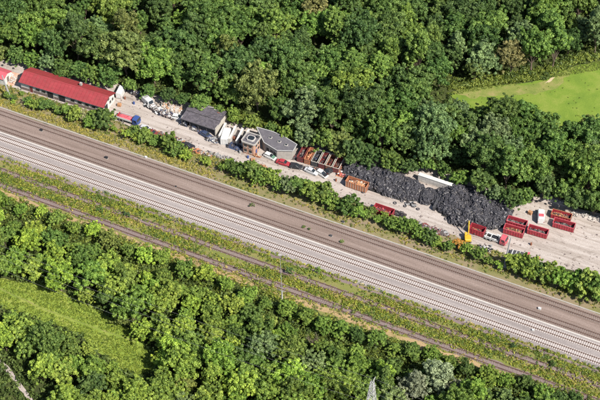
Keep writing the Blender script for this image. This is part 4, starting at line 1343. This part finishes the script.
car('red car in front of the flat-roofed building', 283.5, 164, 'red_paint', .05, 'saloon')
car('black car in front of the skip row, left one', 296, 167.5, 'black_paint', .25, 'hatch')
car('grey car in front of the skip row, middle one', 311.5, 172.5, 'silver_paint', -.1, 'saloon')
car('white car in front of the skip row, right of the grey one', 322, 175, 'white_paint', -.3, 'hatch', 'black_paint')
car('dark car nearest the orange container, in front of the skip row', 331, 171, 'black_paint', 1.2, 'hatch')
car('white hatchback by the scrap heap at the left end of the dark shed', 178, 118.5, 'white_paint', .2, 'hatch')
car('dark blue car half under the front roof of the dark shed', 206, 136, 'tarp_blue', -.2, 'saloon')

def van(label, px, py, mat, rz, stripe=None, name='van'):
    t = thing(name, label, 'van', P(px, py), T_ANG + rz)
    secs = [(-2.7, .92, .35, 2.35), (-2.6, .98, .3, 2.45), (1.2, .98, .3, 2.45), (1.9, .94, .3, 1.35), (2.6, .92, .32, 1.15), (2.75, .82, .4, .9)]
    MB().loft([ring(x, w_, a, b_, .2) for x, w_, a, b_ in secs]).build('body', mat, t)
    MB().add([(1.32, -.8, 2.28), (1.32, .8, 2.28), (1.86, .82, 1.42), (1.86, -.82, 1.42)], [(0, 1, 2, 3)]).box((1.6, 0, 1.86), (.05, 1.55, .95), ry=R(-32)).build('windscreen', 'glass', t)
    for s in (-1, 1):
        MB().box((1.0, s * .985, 1.75), (.9, .03, .55)).build('side_window', 'glass', t)
        for x in (-1.7, 1.9):
            wheel(t, x, s * .86, .34, .22)
        MB().box((2.7, s * .62, .8), (.12, .3, .2)).build('headlight', 'lamp_lens', t)
        MB().box((-2.72, s * .85, 1.0), (.06, .12, .5)).build('taillight', 'tail_lens', t)
    if stripe:
        MB().box((-1.2, 0, 2.47), (1.2, 1.5, .03)).build('roof_panel', stripe, t)
van('white van parked behind the right end of the hall', 121.5, 93.5, 'white_paint', math.pi / 2 + .2 - math.pi + math.pi)
van('light grey van among the scrap, left of the dark shed', 148.5, 104, 'white_paint', -.45, 'steel')
van('white and lilac van near the trees between the red skips', 540.5, 218, 'white_paint', math.pi / 2 + .35, 'pink_red_paint')

def lorry(label, px, py, rz, cab_mat, bed, bed_mat, L=7.4, side=None, bed_load=None):
    t = thing('lorry', label, 'lorry', P(px, py), T_ANG + rz)
    h = L / 2
    ch = MB()
    for s in (-1, 1):
        ch.box((-.3, s * .42, .85), (L - .8, .14, .24))
    for k in range(5):
        ch.box((-h + .8 + k * 1.3, 0, .85), (.12, .84, .18))
    ch.build('chassis', 'dark_metal', t)
    # cab
    x0 = h - 1.9
    secs = [(x0, 1.15, .55, 2.65), (x0 + .1, 1.2, .5, 2.75), (h - .35, 1.2, .5, 2.7), (h - .02, 1.16, .5, 1.7), (h + .02, 1.12, .55, 1.5)]
    cb = MB().loft([ring(x, w_, a, b_, .15) for x, w_, a, b_ in secs]).build('cab', cab_mat, t)
    MB().box((h - .17, 0, 2.15), (.05, 2.0, .85), ry=R(-18)).build('windscreen', 'glass', cb)
    for s in (-1, 1):
        MB().box((h - .9, s * 1.2, 2.05), (.85, .05, .6)).build('side_window', 'glass', cb)
        MB().box((h + .02, s * .85, .85), (.08, .3, .2)).build('headlight', 'lamp_lens', cb)
        MB().box((h - .25, s * 1.38, 2.05), (.08, .16, .4)).build('mirror', 'dark_metal', cb)
        for x in (h - 1.0, -h + 1.0, -h + 2.25):
            wheel(t, x, s * .98, .5, .34)
        MB().box((h - .9, s * 1.2, .82), (1.2, .08, .16)).build('mudguard', 'dark_metal', t)
    if bed == 'frame':
        fr = MB()
        for s in (-1, 1):
            fr.box((-1.1, s * .75, 1.15), (L - 2.4, .22, .22))
            fr.box((-1.1, s * 1.12, .98), (L - 2.6, .12, .12))
        for k in range(4):
            fr.box((-h + .6 + k * 1.5, 0, 1.14), (.2, 2.3, .16))
        fr.build('hook_frame', bed_mat, t)
        MB().box((x0 - .5, 0, 1.9), (.3, .5, 1.6)).box((x0 - .9, 0, 2.65), (1.0, .3, .25)).build('hook_arm', bed_mat, t)
        MB().box((-.2, .0, 1.32), (1.6, 1.1, .3)).build('tool_box', 'black_paint', t)
    else:
        bx = (-h + x0 - .2) / 2; bl = x0 - .2 + h
        bd = MB().box((bx, 0, 1.15), (bl, 2.4, .12)).build('bed_floor', 'dark_metal', t)
        for s in (-1, 1):
            MB().box((bx, s * 1.19, 1.55), (bl, .07, .7)).build('side_board', side or bed_mat, t)
        MB().box((x0 - .25, 0, 1.7), (.08, 2.4, 1.0)).build('head_board', bed_mat, t)
        MB().box((-h + .03, 0, 1.55), (.07, 2.3, .7)).build('tail_board', bed_mat, t)
        if bed_load:
            q = random.Random(3)
            f = heap_fn(bl / 2 - .1, 1.1, .75, 5)
            lo = thing('lorry_load', bed_load, 'load', t.matrix_basis @ Vector((bx, 0, 1.22)), T_ANG + rz)
            mound(f, bl / 2 - .1, 1.1, 16, 8, q, .1).build('fill', 'pink_red_paint', lo)
    return t
lorry('red-sided lorry with blue and white cab below the right end of the hall', 129, 121.5, .0, 'blue_paint', 'bed', 'red_paint', 7.6, 'white_paint', 'red scrap load on the lorry with the blue cab')
lorry('white-framed hook lorry with red cab beside the paired skips', 495.5, 240.5, -.04, 'pink_red_paint', 'frame', 'white_paint', 7.0)

def trailer(label, px, py):
    t = thing('flatbed_trailer', label, 'trailer', P(px, py), T_ANG + .12)
    MB().box((0, 0, .75), (5.6, 2.1, .16)).build('bed', 'dark_metal', t)
    for k in range(5):
        MB().box((-2.2 + k * 1.1, rnd.uniform(-.1, .1), .92), (.25, 2.0, .14), rnd.uniform(-.1, .1)).build('beam', rnd.choice(['white_paint', 'rust', 'light_grey']), t)
    for s in (-1, 1):
        for x in (-.9, .1):
            wheel(t, x, s * .9, .36, .24)
    MB().tube((2.8, 0, .7), (4.0, 0, .55), .07).build('drawbar', 'dark_metal', t)
    MB().box((2.5, 0, 1.2), (.6, 1.8, .8)).build('tool_box', 'pink_red_paint', t)
trailer('dark flatbed trailer with beams and a pink box by the concrete mast', 519.5, 256)

def excavator():
    t = thing('excavator', 'yellow excavator with raised boom beside the big tyre heap', 'excavator', P(467.5, 240), T_ANG + 2.0)
    t.scale = (.78, .78, .78)
    for s in (-1, 1):
        tr = MB()
        prof = [(-1.7, .12), (-1.45, 0), (1.45, 0), (1.7, .12), (1.78, .42), (1.5, .78), (-1.5, .78), (-1.78, .42)]
        tr.loft([[(x, s * 1.05 + y, z) for x, z in prof] for y in (-.28, .28)])
        k = tr.build('crawler_track', 'dark_metal', t)
        for x in (-1.3, 1.3):
            MB().tube((x, s * 1.05 - .3, .4), (x, s * 1.05 + .3, .4), .3, None, 10).build('sprocket', 'steel', k)
    MB().tube((0, 0, .6), (0, 0, 1.0), .75, None, 14).build('slew_ring', 'dark_metal', t)
    MB().loft([ring(x, w_, a, b_, .15) for x, w_, a, b_ in ((-2.0, .9, 1.1, 1.9), (-1.7, 1.25, 1.0, 2.15), (.6, 1.25, 1.0, 2.1), (1.3, 1.2, 1.0, 1.6))]).build('upper_body', 'yellow_paint', t)
    cb = MB().loft([ring(x, w_, a, b_, .1) for x, w_, a, b_ in ((.1, .48, 1.3, 2.9), (.3, .5, 1.2, 3.0), (1.3, .5, 1.2, 2.95), (1.55, .48, 1.2, 2.0))])
    cb.v = [(x, y + .72, z) for x, y, z in cb.v]
    c_ = cb.build('cab', 'yellow_paint', t)
    MB().box((1.45, .72, 2.45), (.05, .85, .8), ry=R(-14)).build('windscreen', 'glass', c_)
    MB().box((.75, 1.23, 2.3), (.9, .04, .9)).build('side_window', 'glass', c_)
    b = MB()
    pts = [(.9, 1.7), (1.7, 4.2), (2.6, 6.0), (3.2, 6.9)]
    for (xa, za), (xb, zb) in zip(pts, pts[1:]):
        b.tube((xa, -.25, za), (xb, -.25, zb), .27, .24, 6)
    bo = b.build('boom', 'yellow_paint', t)
    MB().tube((1.5, -.25, 1.5), (2.1, -.25, 4.2), .1).build('cylinder', 'steel', bo)
    st = MB().tube((3.2, -.25, 6.9), (4.4, -.25, 3.6), .2, .15, 6).build('stick', 'yellow_paint', t)
    g = MB()
    for k in range(5):
        a = k * 2 * math.pi / 5
        p0 = Vector((4.4, -.25, 3.4)); p1 = p0 + Vector((math.cos(a) * .6, math.sin(a) * .6, -.5)); p2 = p0 + Vector((math.cos(a) * .25, math.sin(a) * .25, -1.3))
        g.tube(p0, p1, .09, .09, 5).tube(p1, p2, .09, .04, 5)
    g.build('grab', 'dark_metal', t)
excavator()

# ------------------------------------------------------------------ masts, pylon, posts
def pole_mast(label, px, py, h, r, mat, lean=(0, 0), lamp=True):
    t = thing('mast', label, 'mast', P(px, py))
    top = Vector((lean[0], lean[1], h))
    MB().tube((0, 0, -.2), top * .55, r, r * .72, 10).tube(top * .55, top, r * .72, r * .45, 10).build('pole', mat, t)
    MB().box((0, 0, .2), (r * 4, r * 4, .4)).build('foot', 'concrete', t)
    if lamp:
        for s in (-1, 1):
            a = MB().tube(top - Vector((0, 0, .15)), top + Vector((s * 1.1, 0, .1)), .05).build('bracket', 'steel', t)
            MB().box(top + Vector((s * 1.1, 0, .05)), (.6, .3, .15)).build('lamp_head', 'light_grey', a)
    return t
pole_mast('grey concrete mast rising from the hedge at the right of the yard', 503.8, 267, 12.3, .30, 'steel', (.9, 0), False)
pole_mast('grey leaning mast beside the left end of the hall', 10.5, 98, 9.0, .38, 'steel', (-1.6, .6), False)
pole_mast('thin pale post standing at the right end of the white block wall', 453, 184.5, 3.6, .16, 'white_paint', (0, 0), False)

def tall_mast():
    t = thing('mast', 'tall pale mast between the abandoned track and the lower wood', 'mast', P(282.3, 308))
    MB().tube((0, 0, -.2), (-.05, 0, 7.2), .26, .2, 10).build('lower_pole', 'light_grey', t)
    MB().tube((-.05, 0, 7.2), (-.5, 0, 22.0), .09, .05, 8).build('upper_pole', 'steel', t)
    MB().box((0, 0, .2), (1.2, 1.2, .4)).build('foot', 'concrete', t)
    a = MB().box((-.05, 0, 7.2), (1.8, .12, .12), T_ANG).build('crossarm', 'steel', t)
    MB().box((-.5, 0, 21.8), (.9, .25, .2)).build('lamp_head', 'light_grey', t)
tall_mast()

def pylon():
    c = P(369.5, 434)
    c.z = 0
    t = thing('lattice_pylon', 'pale steel lattice pylon top above the trees at the bottom edge', 'pylon', c, T_ANG)
    H = 22.0
    def w_(z): return .35 + 1.75 * (1 - z / H)
    lg = [[Vector((sx * w_(z), sy * w_(z), z)) for z in (0, H)] for sx, sy in ((-1, -1), (1, -1), (1, 1), (-1, 1))]
    for a, b_ in lg:
        MB().tube(a, b_, .11, .09, 6).build('leg', 'pale_steel', t)
    br = MB()
    z = 0.0
    while z < H - 1:
        z2 = min(H, z + max(1.0, 2.1 * w_(z)))
        cs0 = [Vector((sx * w_(z), sy * w_(z), z)) for sx, sy in ((-1, -1), (1, -1), (1, 1), (-1, 1))]
        cs1 = [Vector((sx * w_(z2), sy * w_(z2), z2)) for sx, sy in ((-1, -1), (1, -1), (1, 1), (-1, 1))]
        for i in range(4):
            j = (i + 1) % 4
            br.tube(cs0[i], cs1[j], .06, None, 5).tube(cs0[j], cs1[i], .06, None, 5).tube(cs1[i], cs1[j], .06, None, 5)
        z = z2
    br.build('bracing', 'pale_steel', t)
    for zz, hl in ((H - .6, 2.0), (H - 4.5, 2.6)):
        a = MB()
        for s in (-1, 1):
            a.tube((0, -s * .3, zz), (0, s * hl, zz + .15), .09, .05, 5).tube((0, s * .4, zz - .9), (0, s * hl, zz + .1), .06, .05, 5)
        a.build('crossarm', 'pale_steel', t)
        for s in (-1, 1):
            MB().tube((0, s * hl, zz + .1), (0, s * hl, zz - .8), .07, None, 6).build('insulator', 'dark_metal', t)
    # cables hang from the pylon and run parallel to the railway
    q = Matrix.Rotation(T_ANG, 3, 'Z')
    i = 0
    for zz, hl in ((H - .6, 2.0), (H - 4.5, 2.6)):
        for s in (-1, 1):
            p0 = c + q @ Vector((0, s * hl, zz - .8))
            me = MB()
            for dr in (-1, 1):
                pr = p0
                for k in range(1, 13):
                    u = k * 10.0
                    p = p0 + (q @ Vector((1, 0, 0))) * (dr * u) + Vector((0, 0, -.0007 * u * (150 - u)))
                    me.tube(pr, p, .013, None, 4); pr = p
            o = me.build('power_cable', 'steel')
            add_props(o, ['upper cable from the pylon, the one nearer the viewer', 'upper cable from the pylon, the one nearer the tracks', 'lower cable from the pylon, the one nearer the viewer', 'lower cable from the pylon, the one nearer the tracks'][i], 'cable', 'cables of the pylon')
            i += 1
pylon()

def signal(label, px, py, h):
    t = thing('signal_post', label, 'signal', P(px, py), T_ANG)
    MB().tube((0, 0, 0), (0, 0, h), .09, .08, 8).build('post', 'dark_metal', t)
    hd = MB().box((0, -.12, h - .35), (.55, .25, .9)).build('signal_head', 'black_paint', t)
    for k in (-1, 1):
        MB().tube((0, -.26, h - .35 + k * .22), (0, -.3, h - .35 + k * .22), .1, None, 8).build('lens', 'tail_lens' if k > 0 else 'lamp_lens', hd)
    MB().box((0, 0, .15), (.6, .6, .3)).build('foot', 'concrete', t)
signal('dark signal post at the lower edge of the pale trackbed, lower right', 543.5, 357, 3.2)

def cabinet(label, px, py, mat, s=1.0):
    t = thing('trackside_cabinet', label, 'cabinet', P(px, py), T_ANG, 'small cabinets on the trackbed')
    MB().box((0, 0, .45 * s), (1.0 * s, .6 * s, .8 * s)).build('housing', mat, t)
    MB().box((0, 0, .88 * s), (1.12 * s, .72 * s, .08)).build('lid', mat, t)
    d = MB().box((0, -.31 * s, .45 * s), (.85 * s, .04, .68 * s)).build('door', mat, t)
    MB().box((.3 * s, -.345 * s, .45 * s), (.05, .04, .14)).build('handle', 'steel', d)
    MB().box((0, 0, .08), (1.2 * s, .8 * s, .14)).build('foot', 'concrete', t)
for x, y, mt, s, lab in ((41.5, 131, 'black_paint', 1.0, 'black cabinet on the brown trackbed below the hall'), (106.5, 158.5, 'black_paint', 1.1, 'black cabinet on the brown trackbed below the blue-cabbed lorry'),
                         (146, 158, 'white_paint', .9, 'small white cabinet at the pale cable trough below the shed'), (539.5, 309.5, 'white_paint', 1.0, 'white cabinet on the brown trackbed at right'),
                         (533, 331, 'white_paint', .8, 'small white cabinet between the two pale tracks at right'), (331, 236.5, 'dark_metal', .9, 'dark cabinet on the brown trackbed in the picture centre'),
                         (343, 222.5, 'dark_metal', .9, 'dark cabinet at the verge above the brown trackbed, picture centre'), (330, 208, 'white_paint', .8, 'small white cabinet in the hedge right of the picture centre'), (176, 187, 'black_paint', .6, 'tiny dark cabinet between the tracks below the dark shed')):
    cabinet(lab, x, y, mt, s * .75)
